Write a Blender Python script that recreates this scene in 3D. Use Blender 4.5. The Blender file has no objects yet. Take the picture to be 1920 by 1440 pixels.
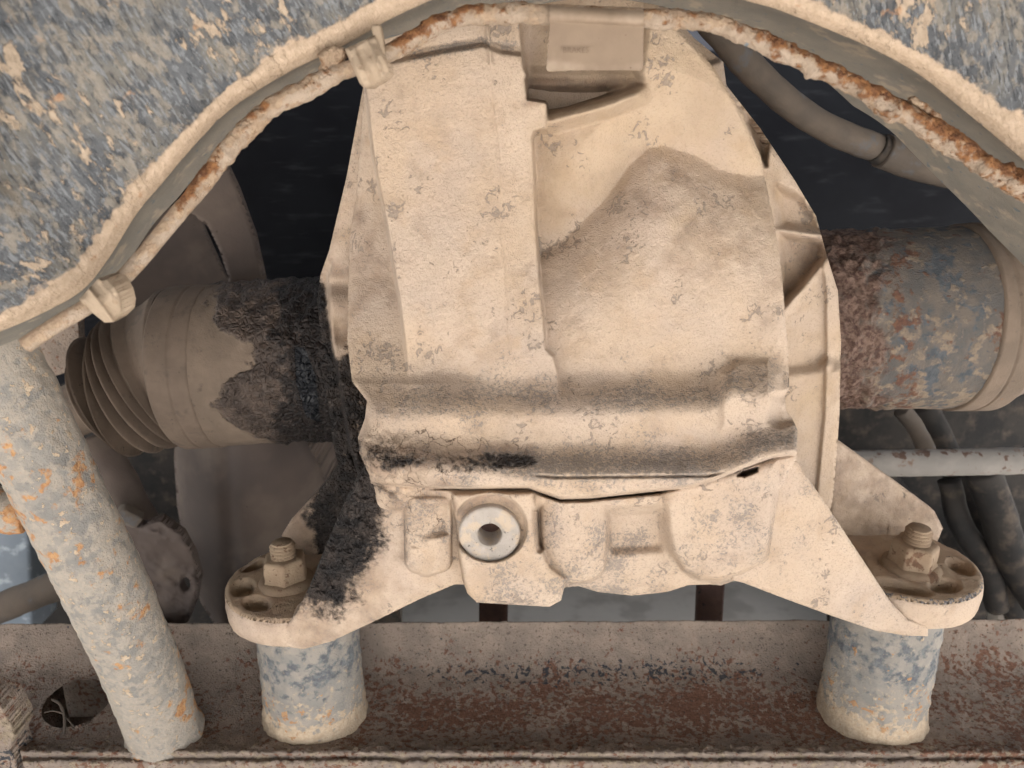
import bpy, bmesh, math
import numpy as np
from mathutils import Vector, Matrix

# ------------------------------------------------------------------ camera, world, light
SC = bpy.context.scene
COL = SC.collection
F = 1440.0                       # focal length in photograph pixels (1920 wide)
PITCH = math.radians(18.0)
CP, SP = math.cos(PITCH), math.sin(PITCH)
CAM_Z = 0.60                     # lens height over the ground

cam = bpy.data.cameras.new('camera')
cam.sensor_width = 36.0
cam.lens = 36.0 * F / 1920.0
cam.clip_start = 0.01
cam.clip_end = 200.0
cam.dof.use_dof = True
cam.dof.focus_distance = 0.46
cam.dof.aperture_fstop = 10.0
cam_o = bpy.data.objects.new('camera', cam)
COL.objects.link(cam_o)
cam_o.location = (0, 0, CAM_Z)
cam_o.rotation_euler = (math.radians(90) - PITCH, 0, 0)
SC.camera = cam_o

SUN_EL, SUN_AZ = math.radians(40), math.radians(160)   # azimuth measured from +Y, clockwise
world = bpy.data.worlds.new('World')
SC.world = world
world.use_nodes = True
_w = world.node_tree
_sky = _w.nodes.new('ShaderNodeTexSky')
_sky.sky_type = 'NISHITA'
_sky.sun_disc = False
_sky.sun_elevation = SUN_EL
_sky.sun_rotation = SUN_AZ
_sky.dust_density = 3.0
_hs = _w.nodes.new('ShaderNodeHueSaturation')          # hazy, nearly white sky
_hs.inputs['Saturation'].default_value = 0.12
_w.links.new(_sky.outputs[0], _hs.inputs['Color'])
_w.links.new(_hs.outputs[0], _w.nodes['Background'].inputs[0])
_w.nodes['Background'].inputs[1].default_value = 0.075

sun = bpy.data.lights.new('sun', 'SUN')
sun.energy = 4.5
sun.angle = math.radians(0.6)
sun.color = (1.0, 0.975, 0.95)
sun_o = bpy.data.objects.new('sun', sun)
COL.objects.link(sun_o)
_d = Vector((math.sin(SUN_AZ) * math.cos(SUN_EL), math.cos(SUN_AZ) * math.cos(SUN_EL), math.sin(SUN_EL)))
sun_o.rotation_euler = _d.to_track_quat('Z', 'Y').to_euler()

SC.view_settings.view_transform = 'Standard'
SC.view_settings.look = 'None'
SC.view_settings.exposure = 2.5
SC.view_settings.gamma = 1.0
SC.render.engine = 'CYCLES'
SC.cycles.max_bounces = 4
SC.cycles.diffuse_bounces = 3
SC.cycles.use_adaptive_sampling = True
SC.cycles.adaptive_threshold = 0.03
SC.cycles.caustics_reflective = False
SC.cycles.caustics_refractive = False
SC.cycles.use_denoising = True

# ------------------------------------------------------------------ geometry helpers
def P(u, v, y):
    """world point on the sight line of photograph pixel (u, v) at depth y"""
    u = np.asarray(u, float); v = np.asarray(v, float); y = np.asarray(y, float)
    a = (u - 960.0) / F; b = -(v - 720.0) / F
    t = y / (CP + SP * b)
    return np.stack(np.broadcast_arrays(a * t, y, CAM_Z + (CP * b - SP) * t), -1)

def proj(p):
    p = np.asarray(p, float)
    x, y, z = p[..., 0], p[..., 1], p[..., 2] - CAM_Z
    f = y * CP - z * SP
    return 960 + F * x / f, 720 - F * (y * SP + z * CP) / f

_rng = np.random.RandomState(7)
_LAT = _rng.rand(64, 64, 64).astype(np.float32)
def vnoise(p, scale, seed=0):
    q = np.asarray(p, float) * scale + seed * 17.31
    i = np.floor(q).astype(int); f = q - i
    f = f * f * (3 - 2 * f)
    i0 = i & 63; i1 = (i + 1) & 63
    L = _LAT
    def g(a, b, c): return L[a[..., 0], b[..., 1], c[..., 2]]
    x, y, z = f[..., 0], f[..., 1], f[..., 2]
    c00 = g(i0, i0, i0) * (1 - x) + g(i1, i0, i0) * x
    c10 = g(i0, i1, i0) * (1 - x) + g(i1, i1, i0) * x
    c01 = g(i0, i0, i1) * (1 - x) + g(i1, i0, i1) * x
    c11 = g(i0, i1, i1) * (1 - x) + g(i1, i1, i1) * x
    return (c00 * (1 - y) + c10 * y) * (1 - z) + (c01 * (1 - y) + c11 * y) * z - 0.5
def fbm(p, scale, octs=4, seed=0, gain=0.5):
    r = 0; a = 1.0
    for o in range(octs):
        r = r + a * vnoise(p, scale * 2.03 ** o, seed + o * 3.7); a *= gain
    return r

def sstep(a, b, x):
    t = np.clip((x - a) / (b - a), 0, 1)
    return t * t * (3 - 2 * t)
def poly_sdf(A, B, pts):
    pts = np.asarray(pts, float); n = len(pts)
    d = np.full(A.shape, 1e18); s = np.ones(A.shape)
    for i in range(n):
        j = i - 1
        ex, ey = pts[j] - pts[i]
        wx, wy = A - pts[i, 0], B - pts[i, 1]
        t = np.clip((wx * ex + wy * ey) / (ex * ex + ey * ey + 1e-18), 0, 1)
        bx, by = wx - ex * t, wy - ey * t
        d = np.minimum(d, bx * bx + by * by)
        c1 = B >= pts[i, 1]; c2 = B < pts[j, 1]; c3 = ex * wy > ey * wx
        s = np.where((c1 & c2 & c3) | (~c1 & ~c2 & ~c3), -s, s)
    return s * np.sqrt(d)
def line_sdf(A, B, pts, r):
    pts = np.asarray(pts, float); d = np.full(A.shape, 1e18)
    for i in range(len(pts) - 1):
        e = pts[i + 1] - pts[i]
        wx, wy = A - pts[i, 0], B - pts[i, 1]
        t = np.clip((wx * e[0] + wy * e[1]) / (e @ e + 1e-18), 0, 1)
        d = np.minimum(d, (wx - e[0] * t) ** 2 + (wy - e[1] * t) ** 2)
    return np.sqrt(d) - r
def inside(s, soft):                      # 1 inside, 0 outside
    return 1 - sstep(-soft, soft, s)
def curve(pts, n):                        # Catmull-Rom through points (any dimension), n samples
    pts = np.asarray(pts, float)
    k = np.concatenate([[0], np.cumsum(np.linalg.norm(np.diff(pts, axis=0), axis=1))])
    p = np.vstack([2 * pts[0] - pts[1], pts, 2 * pts[-1] - pts[-2]])
    t = np.linspace(0, k[-1], n)
    i = np.clip(np.searchsorted(k, t, 'right') - 1, 0, len(pts) - 2)
    f = ((t - k[i]) / (k[i + 1] - k[i] + 1e-12))[:, None]
    p0, p1, p2, p3 = p[i], p[i + 1], p[i + 2], p[i + 3]
    return .5 * (2 * p1 + (p2 - p0) * f + (2 * p0 - 5 * p1 + 4 * p2 - p3) * f ** 2 + (3 * p1 - p0 - 3 * p2 + p3) * f ** 3)

def tag(o, label=None, cat=None, group=None, kind=None):
    if label: o['label'] = label
    if cat: o['category'] = cat
    if group: o['group'] = group
    if kind: o['kind'] = kind
    return o
def empty(name, loc, label=None, cat=None, group=None):
    o = bpy.data.objects.new(name, None)
    o.empty_display_size = 0.02
    o.location = tuple(loc)
    COL.objects.link(o)
    return tag(o, label, cat, group)
def link(name, me, mat, parent=None, smooth=True):
    if mat is not None: me.materials.append(mat)
    o = bpy.data.objects.new(name, me)
    COL.objects.link(o)
    if parent is not None:
        o.parent = parent
        r = parent; off = Vector()
        while r is not None:
            off += r.location; r = r.parent
        me.transform(Matrix.Translation(-off))
        me['off'] = tuple(off)
    if smooth: me.shade_smooth()
    return o
def mesh(name, V, Fs, mat, parent=None, attrs=None, smooth=True):
    me = bpy.data.meshes.new(name)
    me.from_pydata([tuple(p) for p in V], [], [tuple(f) for f in Fs])
    if attrs:
        for k, a in attrs.items():
            at = me.attributes.new(k, 'FLOAT', 'POINT')
            at.data.foreach_set('value', np.asarray(a, np.float32))
    me.validate(); me.update()
    return link(name, me, mat, parent, smooth)

def relief(name, sfun, bbox, res, pos, mat, parent=None, edge=0.0, skirt=(0, .05, 0), skirt_shrink=1.0, paint=None):
    """a cast or pressed face: grid over a plane, trimmed cleanly to the outline sfun<0, lifted by pos(A,B,S) and given a side wall"""
    a0, b0, a1, b1 = bbox
    A, B = np.meshgrid(np.arange(a0, a1 + res, res), np.arange(b0, b1 + res, res), indexing='ij')
    S = sfun(A, B)
    e = res * .25
    near = (S > -.75 * res) & (S < 1.6 * res)
    for _ in range(2):
        gx = (sfun(A + e, B) - sfun(A - e, B)) / (2 * e); gy = (sfun(A, B + e) - sfun(A, B - e)) / (2 * e)
        g2 = gx * gx + gy * gy + 1e-9
        A = np.where(near, A - gx * S / g2, A); B = np.where(near, B - gy * S / g2, B)
        S = sfun(A, B)
    keep = near | (S < 0)
    q = keep[:-1, :-1] & keep[1:, :-1] & keep[1:, 1:] & keep[:-1, 1:]
    I = np.arange(A.size).reshape(A.shape)
    faces = np.stack([I[:-1, :-1][q], I[1:, :-1][q], I[1:, 1:][q], I[:-1, 1:][q]], -1)
    X = pos(A, B, np.minimum(S, 0)).reshape(-1, 3)
    # boundary edges
    ed = np.concatenate([faces[:, [0, 1]], faces[:, [1, 2]], faces[:, [2, 3]], faces[:, [3, 0]]])
    key = np.sort(ed, 1); key = key[:, 0].astype(np.int64) * A.size + key[:, 1]
    uq, idx, cnt = np.unique(key, return_index=True, return_counts=True)
    be = ed[idx[cnt == 1]]
    used = np.unique(faces)
    rem = -np.ones(A.size, int); rem[used] = np.arange(len(used))
    V = X[used]; Fc = rem[faces]
    attrs = {}
    if paint:
        for k, a in paint(A, B, X.reshape(A.shape + (3,))).items():
            attrs[k] = np.broadcast_to(a, A.shape).reshape(-1)[used]
    if skirt is not None:
        bv = np.unique(be); br = -np.ones(A.size, int); br[bv] = np.arange(len(bv)) + len(V)
        sk = X[bv] + np.asarray(skirt, float)
        V = np.vstack([V, sk])
        side = np.stack([rem[be[:, 1]], rem[be[:, 0]], br[be[:, 0]], br[be[:, 1]]], -1)
        Fc = np.vstack([Fc, side])
        for k in attrs: attrs[k] = np.concatenate([attrs[k], attrs[k][rem[bv]]])
    return mesh(name, V.tolist(), Fc.tolist(), mat, parent, attrs)

def rnd_edge(S, r):                        # drop of a rounded edge, S in the same unit as r
    x = np.clip(S + r, 0, r) / r
    return r * (1 - np.sqrt(np.maximum(0, 1 - (x * .97) ** 2)))

def sweep(name, pts, rad, mat, parent=None, seg=32, closed_ends=True, disp=None, paint=None, squash=None):
    pts = np.asarray(pts, float); n = len(pts)
    rad = np.broadcast_to(np.asarray(rad, float), (n,))
    T = np.gradient(pts, axis=0); T /= np.linalg.norm(T, axis=1)[:, None] + 1e-12
    nrm = np.cross(T[0], (0, 1, 0.1)); nrm /= np.linalg.norm(nrm)
    th = np.linspace(0, 2 * np.pi, seg, endpoint=False)
    rows = []
    for i in range(n):
        nrm = nrm - T[i] * (nrm @ T[i]); nrm /= np.linalg.norm(nrm)
        bi = np.cross(T[i], nrm)
        rows.append((np.cos(th)[:, None] * nrm + np.sin(th)[:, None] * bi))
    D = np.array(rows)                                   # n, seg, 3
    X = pts[:, None, :] + D * rad[:, None, None]
    if disp is not None:
        X = X + D * disp(X, np.linspace(0, 1, n)[:, None] * np.ones(seg))[..., None]
    V = X.reshape(-1, 3)
    I = np.arange(n * seg).reshape(n, seg); J = np.roll(I, -1, 1)
    Fc = np.stack([I[:-1], J[:-1], J[1:], I[1:]], -1).reshape(-1, 4).tolist()
    V = V.tolist()
    attrs = {}
    if paint:
        for k, a in paint(X, np.linspace(0, 1, n)[:, None] * np.ones(seg)).items(): attrs[k] = list(np.broadcast_to(a, (n, seg)).reshape(-1))
    if closed_ends:
        for r, rev in ((0, 0), (n - 1, 1)):
            c = len(V); V.append(tuple(pts[r]))
            for k in attrs: attrs[k].append(attrs[k][r * seg])
            for k in range(seg):
                a, b = I[r, k], J[r, k]
                Fc.append((c, a, b) if rev else (c, b, a))
    return mesh(name, V, Fc, mat, parent, attrs)

def lathe(name, prof, origin, mat, parent=None, seg=48, disp=None, sides=None, paint=None, tilt=None):
    """profile of (r, z) turned round a vertical axis; sides: polygon count for facetted rings"""
    prof = np.asarray(prof, float); n = len(prof)
    th = np.linspace(0, 2 * np.pi, seg, endpoint=False)
    R = prof[:, 0][:, None] * np.ones(seg)
    if sides:
        k = np.cos(np.pi / sides) / np.cos((th + .3) % (2 * np.pi / sides) - np.pi / sides)
        R = R * k
    X = np.stack([R * np.cos(th), R * np.sin(th), prof[:, 1][:, None] * np.ones(seg)], -1)
    if tilt is not None:
        M = np.array(Matrix.Rotation(tilt[0], 3, 'X') @ Matrix.Rotation(tilt[1], 3, 'Y'))
        X = X @ M.T
    X = X + np.asarray(origin, float)
    if disp is not None: X = X + disp(X)
    I = np.arange(n * seg).reshape(n, seg); J = np.roll(I, -1, 1)
    Fc = np.stack([I[:-1], J[:-1], J[1:], I[1:]], -1).reshape(-1, 4).tolist()
    attrs = {k: np.broadcast_to(a, (n, seg)).reshape(-1) for k, a in paint(X).items()} if paint else None
    return mesh(name, X.reshape(-1, 3).tolist(), Fc, mat, parent, attrs)

def box(name, pts8, mat, parent=None, bevel=.001, seg=2):
    """hexahedron from 4 front and 4 back corners, bevelled"""
    bm = bmesh.new()
    v = [bm.verts.new(tuple(p)) for p in pts8]
    for f in ((0, 1, 2, 3), (7, 6, 5, 4), (0, 4, 5, 1), (1, 5, 6, 2), (2, 6, 7, 3), (3, 7, 4, 0)):
        bm.faces.new([v[i] for i in f])
    bmesh.ops.recalc_face_normals(bm, faces=bm.faces)
    if bevel: bmesh.ops.bevel(bm, geom=list(bm.edges), offset=bevel, segments=seg, affect='EDGES', profile=.6)
    me = bpy.data.meshes.new(name); bm.to_mesh(me); bm.free()
    return link(name, me, mat, parent, True)
def quad_plate(name, px, y0, y1, mat, parent=None, bevel=.001):
    """plate whose face outline is four photograph pixels at depth y0 (scalar or 4), straight back by y1-y0"""
    y0 = np.broadcast_to(np.asarray(y0, float), (4,))
    f = [P(u, v, y) for (u, v), y in zip(px, y0)]
    b = [p + np.array((0, y1, 0)) for p in f]
    return box(name, f + b, mat, parent, bevel)

# ------------------------------------------------------------------ materials
class NT:
    def __init__(s, name):
        s.m = bpy.data.materials.new(name); s.m.use_nodes = True
        s.t = s.m.node_tree; s.b = s.t.nodes['Principled BSDF']
    def n(s, kind, ins=None, **kw):
        d = s.t.nodes.new('ShaderNode' + kind)
        for k, v in kw.items(): setattr(d, k, v)
        for k, v in (ins or {}).items(): s.set(d.inputs[k], v)
        return d
    def set(s, sock, v):
        if isinstance(v, bpy.types.NodeSocket): s.t.links.new(v, sock)
        elif isinstance(v, (tuple, list)) and len(v) == 3 and sock.type == 'RGBA': sock.default_value = (*v, 1)
        else: sock.default_value = v
    def math(s, op, a, b=0.0, clamp=False):
        d = s.n('Math', {0: a, 1: b}, operation=op); d.use_clamp = clamp
        return d.outputs[0]
    def mix(s, f, a, b):
        d = s.n('Mix', {0: f, 6: a, 7: b}, data_type='RGBA'); return d.outputs[2]
    def mixf(s, f, a, b):
        d = s.n('Mix', {0: f, 2: a, 3: b}, data_type='FLOAT'); return d.outputs[0]
    def noise(s, vec, scale, detail=4, rough=.55, dist=0.0):
        return s.n('TexNoise', {'Vector': vec, 'Scale': scale, 'Detail': detail, 'Roughness': rough, 'Distortion': dist}).outputs[0]
    def step(s, x, a, b):
        d = s.n('MapRange', {0: x, 1: a, 2: b, 3: 0.0, 4: 1.0}, interpolation_type='SMOOTHSTEP'); return d.outputs[0]

_seed = [0.0]
def layered(name, base, layers=(), rough=.85, fine=(900, .35), mid=(220, .25), spec=.25, metal=0.0):
    """base: (colour, colour, noise scale). layers, bottom to top: dict(col, col2, scale, thr, soft, attr, gain, bump, rough, ...)"""
    N = NT(name)
    _seed[0] += 3.17
    geo = N.n('NewGeometry')
    vec0 = N.n('Mapping', {'Vector': geo.outputs['Position'], 'Location': (_seed[0], _seed[0] * .7, -_seed[0])}).outputs[0]
    col = N.mix(N.step(N.noise(vec0, base[2], 3, .6), .35, .65), base[0], base[1])
    ro = rough
    h = N.math('ADD', N.math('MULTIPLY', N.noise(vec0, fine[0], 1.5, .6), fine[1]), N.math('MULTIPLY', N.noise(vec0, mid[0], 2.5, .6), mid[1]))
    for i, L in enumerate(layers):
        st = L.get('stretch')
        vec = N.n('Mapping', {'Vector': geo.outputs['Position'], 'Location': (i * 5.3 + _seed[0], 1.7 * i, 2.9 * i), 'Rotation': L.get('rot', (0, 0, 0)), 'Scale': tuple(1 / k for k in (st or (1, 1, 1)))}, vector_type='TEXTURE').outputs[0]
        x = N.noise(vec, L.get('scale', 100), min(L.get('detail', 3.5), 4), L.get('nrough', .6), L.get('dist', 0.0))
        if L.get('voro'):
            w = N.n('VectorMath', {0: vec, 1: N.n('VectorMath', {0: N.n('TexNoise', {'Vector': vec, 'Scale': L['voro'] * .7, 'Detail': 2.0}).outputs[1], 'Scale': .9 / L['voro']}, operation='SCALE').outputs[0]}, operation='ADD').outputs[0]
            vd = N.n('TexVoronoi', {'Vector': w, 'Scale': L['voro']}).outputs[0]
            x = N.math('ADD', N.math('MULTIPLY', x, .5), N.math('SUBTRACT', .55, N.math('MULTIPLY', vd, .6)))
        if L.get('crack'):
            w3 = N.n('VectorMath', {0: vec, 1: N.n('VectorMath', {0: N.n('TexNoise', {'Vector': vec, 'Scale': L['crack'] * 1.3, 'Detail': 3.0}).outputs[1], 'Scale': 1.2 / L['crack']}, operation='SCALE').outputs[0]}, operation='ADD').outputs[0]
            ce = N.n('TexVoronoi', {'Vector': w3, 'Scale': L['crack']}, feature='DISTANCE_TO_EDGE').outputs[0]
            x = N.math('SUBTRACT', N.math('MULTIPLY', x, .8), N.math('MULTIPLY', ce, 9.0))
        if L.get('cluster'):
            c = N.noise(vec, L['cluster'], 2, .5)
            x = N.math('ADD', x, N.math('MULTIPLY', N.math('SUBTRACT', c, .5), L.get('cgain', 1.0)))
        if L.get('attr'):
            a = N.n('Attribute', attribute_name=L['attr']).outputs['Fac']
            x = N.math('ADD', x, N.math('MULTIPLY', a, L.get('gain', 1.0)))
        m = N.step(x, L['thr'] - L.get('soft', .03), L['thr'] + L.get('soft', .03))
        if 'alpha' in L: m = N.math('MULTIPLY', m, L['alpha'])
        c2 = L.get('col2', L['col'])
        lc = N.mix(N.step(N.noise(vec, L.get('cscale', L.get('scale', 100) * 2.3), 2, .6), .35, .65), L['col'], c2)
        col = N.mix(m, col, lc)
        if 'rough' in L: ro = N.mixf(m, ro, L['rough'])
        if L.get('bump'): h = N.math('ADD', h, N.math('MULTIPLY', m, L['bump']))
        if L.get('crackle'):
            cs, ch = L['crackle']
            w2 = N.n('VectorMath', {0: vec, 1: N.n('VectorMath', {0: N.n('TexNoise', {'Vector': vec, 'Scale': cs * .8, 'Detail': 3.0}).outputs[1], 'Scale': 1.1 / cs}, operation='SCALE').outputs[0]}, operation='ADD').outputs[0]
            cr = N.n('TexVoronoi', {'Vector': w2, 'Scale': cs}, feature='DISTANCE_TO_EDGE').outputs[0]
            h = N.math('ADD', h, N.math('MULTIPLY', N.math('MULTIPLY', N.step(cr, 0, .28), ch), m))
    bp = N.n('Bump', {'Height': h, 'Distance': .0011, 'Strength': 1.0})
    N.set(N.b.inputs['Base Color'], col)
    N.set(N.b.inputs['Roughness'], ro)
    N.set(N.b.inputs['Metallic'], metal)
    N.b.inputs['Specular IOR Level'].default_value = spec
    N.set(N.b.inputs['Normal'], bp.outputs[0])
    return N.m

DUST, DUST2, DUST3 = (.46, .35, .258), (.485, .382, .298), (.41, .30, .208)
OIL = dict(col=(.014, .012, .012), col2=(.04, .031, .027), scale=340, thr=1.0, soft=.30, attr='oil', gain=1.25, bump=.25, rough=.5, crackle=(300, 1.1), cscale=70)
M = {}
M['cast'] = layered('dusty_cast_alloy', (DUST, DUST2, 22), [
    dict(col=(.43, .338, .278), col2=(.39, .315, .262), scale=16, thr=.53, soft=.14, alpha=.6),
    dict(col=DUST3, col2=(.36, .27, .20), scale=38, thr=.59, soft=.10, alpha=.65),
    dict(col=(.30, .235, .18), col2=(.34, .27, .21), scale=850, thr=.60, soft=.09, detail=2, alpha=.55),
    dict(col=(.41, .305, .19), col2=(.385, .28, .175), scale=30, thr=.80, soft=.25, attr='ochre', gain=.5, alpha=.4),
    dict(col=(.27, .19, .138), col2=(.21, .155, .12), scale=60, thr=.78, soft=.26, attr='stain_shade', gain=.60, alpha=.8),  # brown stains, and shade painted on slopes and in recesses
    dict(col=(.12, .115, .12), col2=(.20, .185, .17), scale=500, thr=.74, soft=.10, attr='wear', gain=.40, bump=-.15, detail=3, dist=.8, alpha=.62),
    dict(col=(.22, .175, .145), col2=(.27, .22, .18), scale=205, thr=.765, soft=.022, cluster=34, cgain=1.3, bump=-.35, detail=3, nrough=.55, dist=1.3, alpha=.8),
    dict(col=(.16, .115, .085), scale=500, thr=.92, soft=.03, detail=1, bump=-.3, cluster=40, cgain=.5),
    dict(col=(.17, .12, .09), scale=60, thr=1.0, soft=.10, crack=105, attr='crack', gain=1.0, bump=-.6, detail=2),
    OIL], fine=(1100, .55), mid=(330, .40))
M['pad'] = layered('dusty_cast_pad', (DUST3, (.385, .295, .205), 30), [
    dict(col=(.40, .27, .18), col2=(.30, .22, .17), scale=45, thr=.72, soft=.2, attr='stain_shade', gain=.5, alpha=.8),
    dict(col=(.115, .11, .115), col2=(.22, .20, .19), scale=420, thr=.70, soft=.05, attr='wear', gain=.42, bump=-.15, dist=.6),
    dict(col=(.16, .11, .075), scale=420, thr=.72, soft=.02, detail=2, bump=-.3, cluster=60, cgain=.4), OIL], fine=(1100, .6), mid=(330, .5))
PAINT, PAINT2 = (.088, .094, .103), (.052, .056, .063)
RUST, RUST2 = (.30, .125, .045), (.16, .065, .03)
STK = dict(rot=(0, -.46, 0))
M['blue'] = layered('scraped_slate_blue_paint', (PAINT, PAINT2, 55), [
    dict(col=(.165, .152, .13), col2=(.13, .116, .096), scale=42, thr=.52, soft=.10, stretch=(1.3, 1, .7), alpha=.7, **STK),
    dict(col=(.20, .21, .225), col2=(.15, .158, .17), scale=330, thr=.55, soft=.06, stretch=(2.2, 1, .40), alpha=.75, detail=4, **STK),
    dict(col=(.030, .034, .042), col2=(.05, .054, .061), scale=360, thr=.595, soft=.05, stretch=(2.4, 1, .30), alpha=.85, bump=-.2, detail=4, **STK),
    dict(col=(.25, .215, .175), col2=(.20, .178, .15), scale=150, thr=.60, soft=.06, attr='dust', gain=.6, bump=.2, alpha=.7, stretch=(1.3, 1, .7), **STK),
    dict(col=(.38, .30, .225), col2=(.31, .24, .175), scale=125, thr=.705, soft=.035, attr='dust', gain=.9, bump=.5, cluster=24, cgain=.55, detail=4, stretch=(1.5, 1, .65), **STK),
    dict(col=DUST, col2=(.41, .31, .22), scale=230, thr=.80, soft=.16, attr='lip', gain=.75, bump=.12, detail=4),
    dict(col=(.33, .17, .085), col2=(.42, .27, .16), scale=85, thr=.70, soft=.04, bump=.2, alpha=.7, attr='rust', gain=.5)], rough=.65, fine=(1000, .35), mid=(260, .4), spec=.35)
M['tube'] = layered('chipped_grey_paint_tube', ((.245, .225, .20), (.18, .172, .162), 80), [
    dict(col=(.33, .285, .235), col2=(.28, .25, .215), scale=150, thr=.515, soft=.07, attr='dust', gain=.6, bump=.25, detail=7, alpha=.85),
    dict(col=(.45, .36, .265), col2=(.39, .29, .20), scale=170, thr=.625, soft=.012, bump=.45, detail=4, voro=None),
    dict(col=(.30, .145, .065), col2=(.40, .23, .11), scale=115, thr=.675, soft=.05, attr='rust', gain=.5, bump=.15, cluster=25, cgain=.4),
    dict(col=(.05, .04, .04), scale=210, thr=.73, soft=.015, stretch=(1, 1, .5), bump=-.3)], rough=.75, fine=(1000, .5), mid=(260, .8), spec=.3)
M['post'] = layered('dusty_blue_grey_post', ((.26, .235, .205), (.20, .19, .175), 70), [
    dict(col=(.085, .092, .103), col2=(.13, .138, .147), scale=130, thr=.63, soft=.09, attr='bare', gain=.5, detail=4, bump=-.15),
    dict(col=(.42, .335, .245), col2=(.35, .27, .19), scale=210, thr=.60, soft=.09, attr='dust', gain=.6, bump=.3, detail=4),
    dict(col=(.30, .16, .08), col2=(.36, .22, .12), scale=150, thr=.69, soft=.03, attr='rust', gain=.55, bump=.2)], rough=.8, fine=(1000, .5), mid=(260, .7), spec=.3)
M['beam'] = layered('rusty_dusty_beam', ((.27, .215, .175), (.205, .165, .138), 55), [
    dict(col=(.135, .068, .046), col2=(.18, .098, .066), scale=240, thr=.59, soft=.04, attr='rust', gain=.42, bump=.2, detail=4, cluster=30, cgain=.4),
    dict(col=(.035, .038, .045), col2=(.06, .06, .065), scale=240, thr=.655, soft=.03, attr='bare', gain=.45, detail=4, dist=.5),
    dict(col=(.28, .225, .165), col2=(.22, .175, .13), scale=150, thr=.66, soft=.04, attr='dust', gain=.6, bump=.3, detail=7),
    dict(col=(.07, .052, .042), scale=480, thr=.65, soft=.05, bump=-.3, detail=2, alpha=.8)], rough=.88, fine=(900, .9), mid=(240, 1.1), spec=.2)
M['pipe'] = layered('rust_flaked_pipe', ((.27, .205, .15), (.34, .27, .21), 90), [
    dict(col=(.33, .245, .17), col2=(.28, .20, .14), scale=160, thr=.56, soft=.05, attr='tan', gain=.6, bump=.2),
    dict(col=(.23, .11, .048), col2=(.15, .07, .035), scale=170, thr=.63, soft=.09, attr='rust', gain=.55, bump=.6, detail=6, cscale=260),
    dict(col=(.10, .045, .025), col2=(.17, .08, .04), scale=230, thr=.72, soft=.03, attr='rust', gain=.35, bump=.5),
    dict(col=(.21, .24, .27), scale=140, thr=.70, soft=.02, attr='bare', gain=.5, bump=-.3)], rough=.9, fine=(900, .7), mid=(300, .9), spec=.15)
M['cup'] = layered('dusty_steel_cup', ((.175, .132, .10), (.14, .107, .082), 45), [
    dict(col=(.13, .125, .125), col2=(.20, .17, .15), scale=95, thr=.74, soft=.05, attr='bare', gain=.5, alpha=.8),
    dict(col=(.27, .11, .05), scale=120, thr=.80, soft=.02, cluster=50, cgain=.5),
    dict(OIL, crackle=(230, .9), thr=.85, soft=.16, scale=170, bump=.8, col=(.05, .037, .031), col2=(.10, .074, .06)),
    dict(col=(.010, .008, .008), col2=(.024, .018, .016), scale=150, thr=.75, soft=.16, attr='tar', gain=.8, rough=.5),
    dict(col=(.01, .011, .014), scale=10, thr=.9, soft=.05, attr='wet', gain=1.0, rough=.28, bump=-1.2)], rough=.85, fine=(900, .3), mid=(240, .4))
M['rustcup'] = layered('rusted_blue_cup', ((.125, .105, .088), (.085, .08, .076), 60), [
    dict(col=(.055, .062, .072), col2=(.08, .086, .093), scale=80, thr=.55, soft=.05, attr='bare', gain=.45, detail=6),
    dict(col=(.20, .155, .115), col2=(.15, .118, .092), scale=100, thr=.575, soft=.06, attr='dust', gain=.5, bump=.3, detail=6),
    dict(col=(.13, .066, .042), col2=(.085, .044, .032), scale=130, thr=.68, soft=.06, attr='rust', gain=.6, bump=.3, detail=6),
    dict(col=(.065, .036, .028), col2=(.15, .10, .078), scale=130, thr=.68, soft=.14, attr='scale', gain=.7, bump=.5, detail=4, crackle=(160, .35))], rough=.85, fine=(900, .45), mid=(220, .7))
M['boot'] = layered('dusty_rubber', ((.15, .112, .086), (.12, .09, .069), 40), [
    dict(col=(.10, .078, .062), col2=(.14, .105, .08), scale=70, thr=.60, soft=.08, attr='bare', gain=.5),
    dict(col=(.05, .042, .036), scale=420, thr=.70, soft=.03)], rough=.8, fine=(900, .18), mid=(200, .15))
M['clip'] = layered('dusty_plastic_clip', ((.33, .255, .185), (.365, .285, .21), 60), [dict(col=(.29, .215, .15), scale=200, thr=.62, soft=.04, bump=-.3)], fine=(900, .25), mid=(200, .6))
M['tag'] = layered('dusty_paper_tag', ((.205, .150, .108), (.23, .170, .122), 50), [
    dict(col=(.31, .24, .18), scale=60, thr=.8, soft=.2, attr='dust', gain=.6),
    dict(col=(.10, .06, .04), scale=420, thr=.765, soft=.015, detail=1)], rough=.7, fine=(900, .08), mid=(200, .1))
M['tagink'] = layered('faded_ink', ((.155, .11, .08), (.19, .137, .10), 200), [], fine=(900, .05), mid=(200, .05))
M['plug'] = layered('worn_bare_plug', ((.38, .335, .30), (.32, .285, .25), 80), [
    dict(col=(.43, .345, .265), scale=120, thr=.57, soft=.06), dict(col=(.15, .13, .12), scale=520, thr=.70, soft=.02, bump=-.4, detail=2)], rough=.6, fine=(1200, .3), mid=(300, .2), spec=.4)
M['bolt'] = layered('dusty_rust_bolt', ((.30, .225, .155), (.255, .18, .122), 60), [
    dict(col=(.17, .10, .062), col2=(.13, .075, .048), scale=150, thr=.64, soft=.04, attr='rust', gain=.5, bump=.2),
    dict(col=(.13, .085, .06), scale=330, thr=.70, soft=.02, bump=-.3)], fine=(900, .4), mid=(260, .4))
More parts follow.
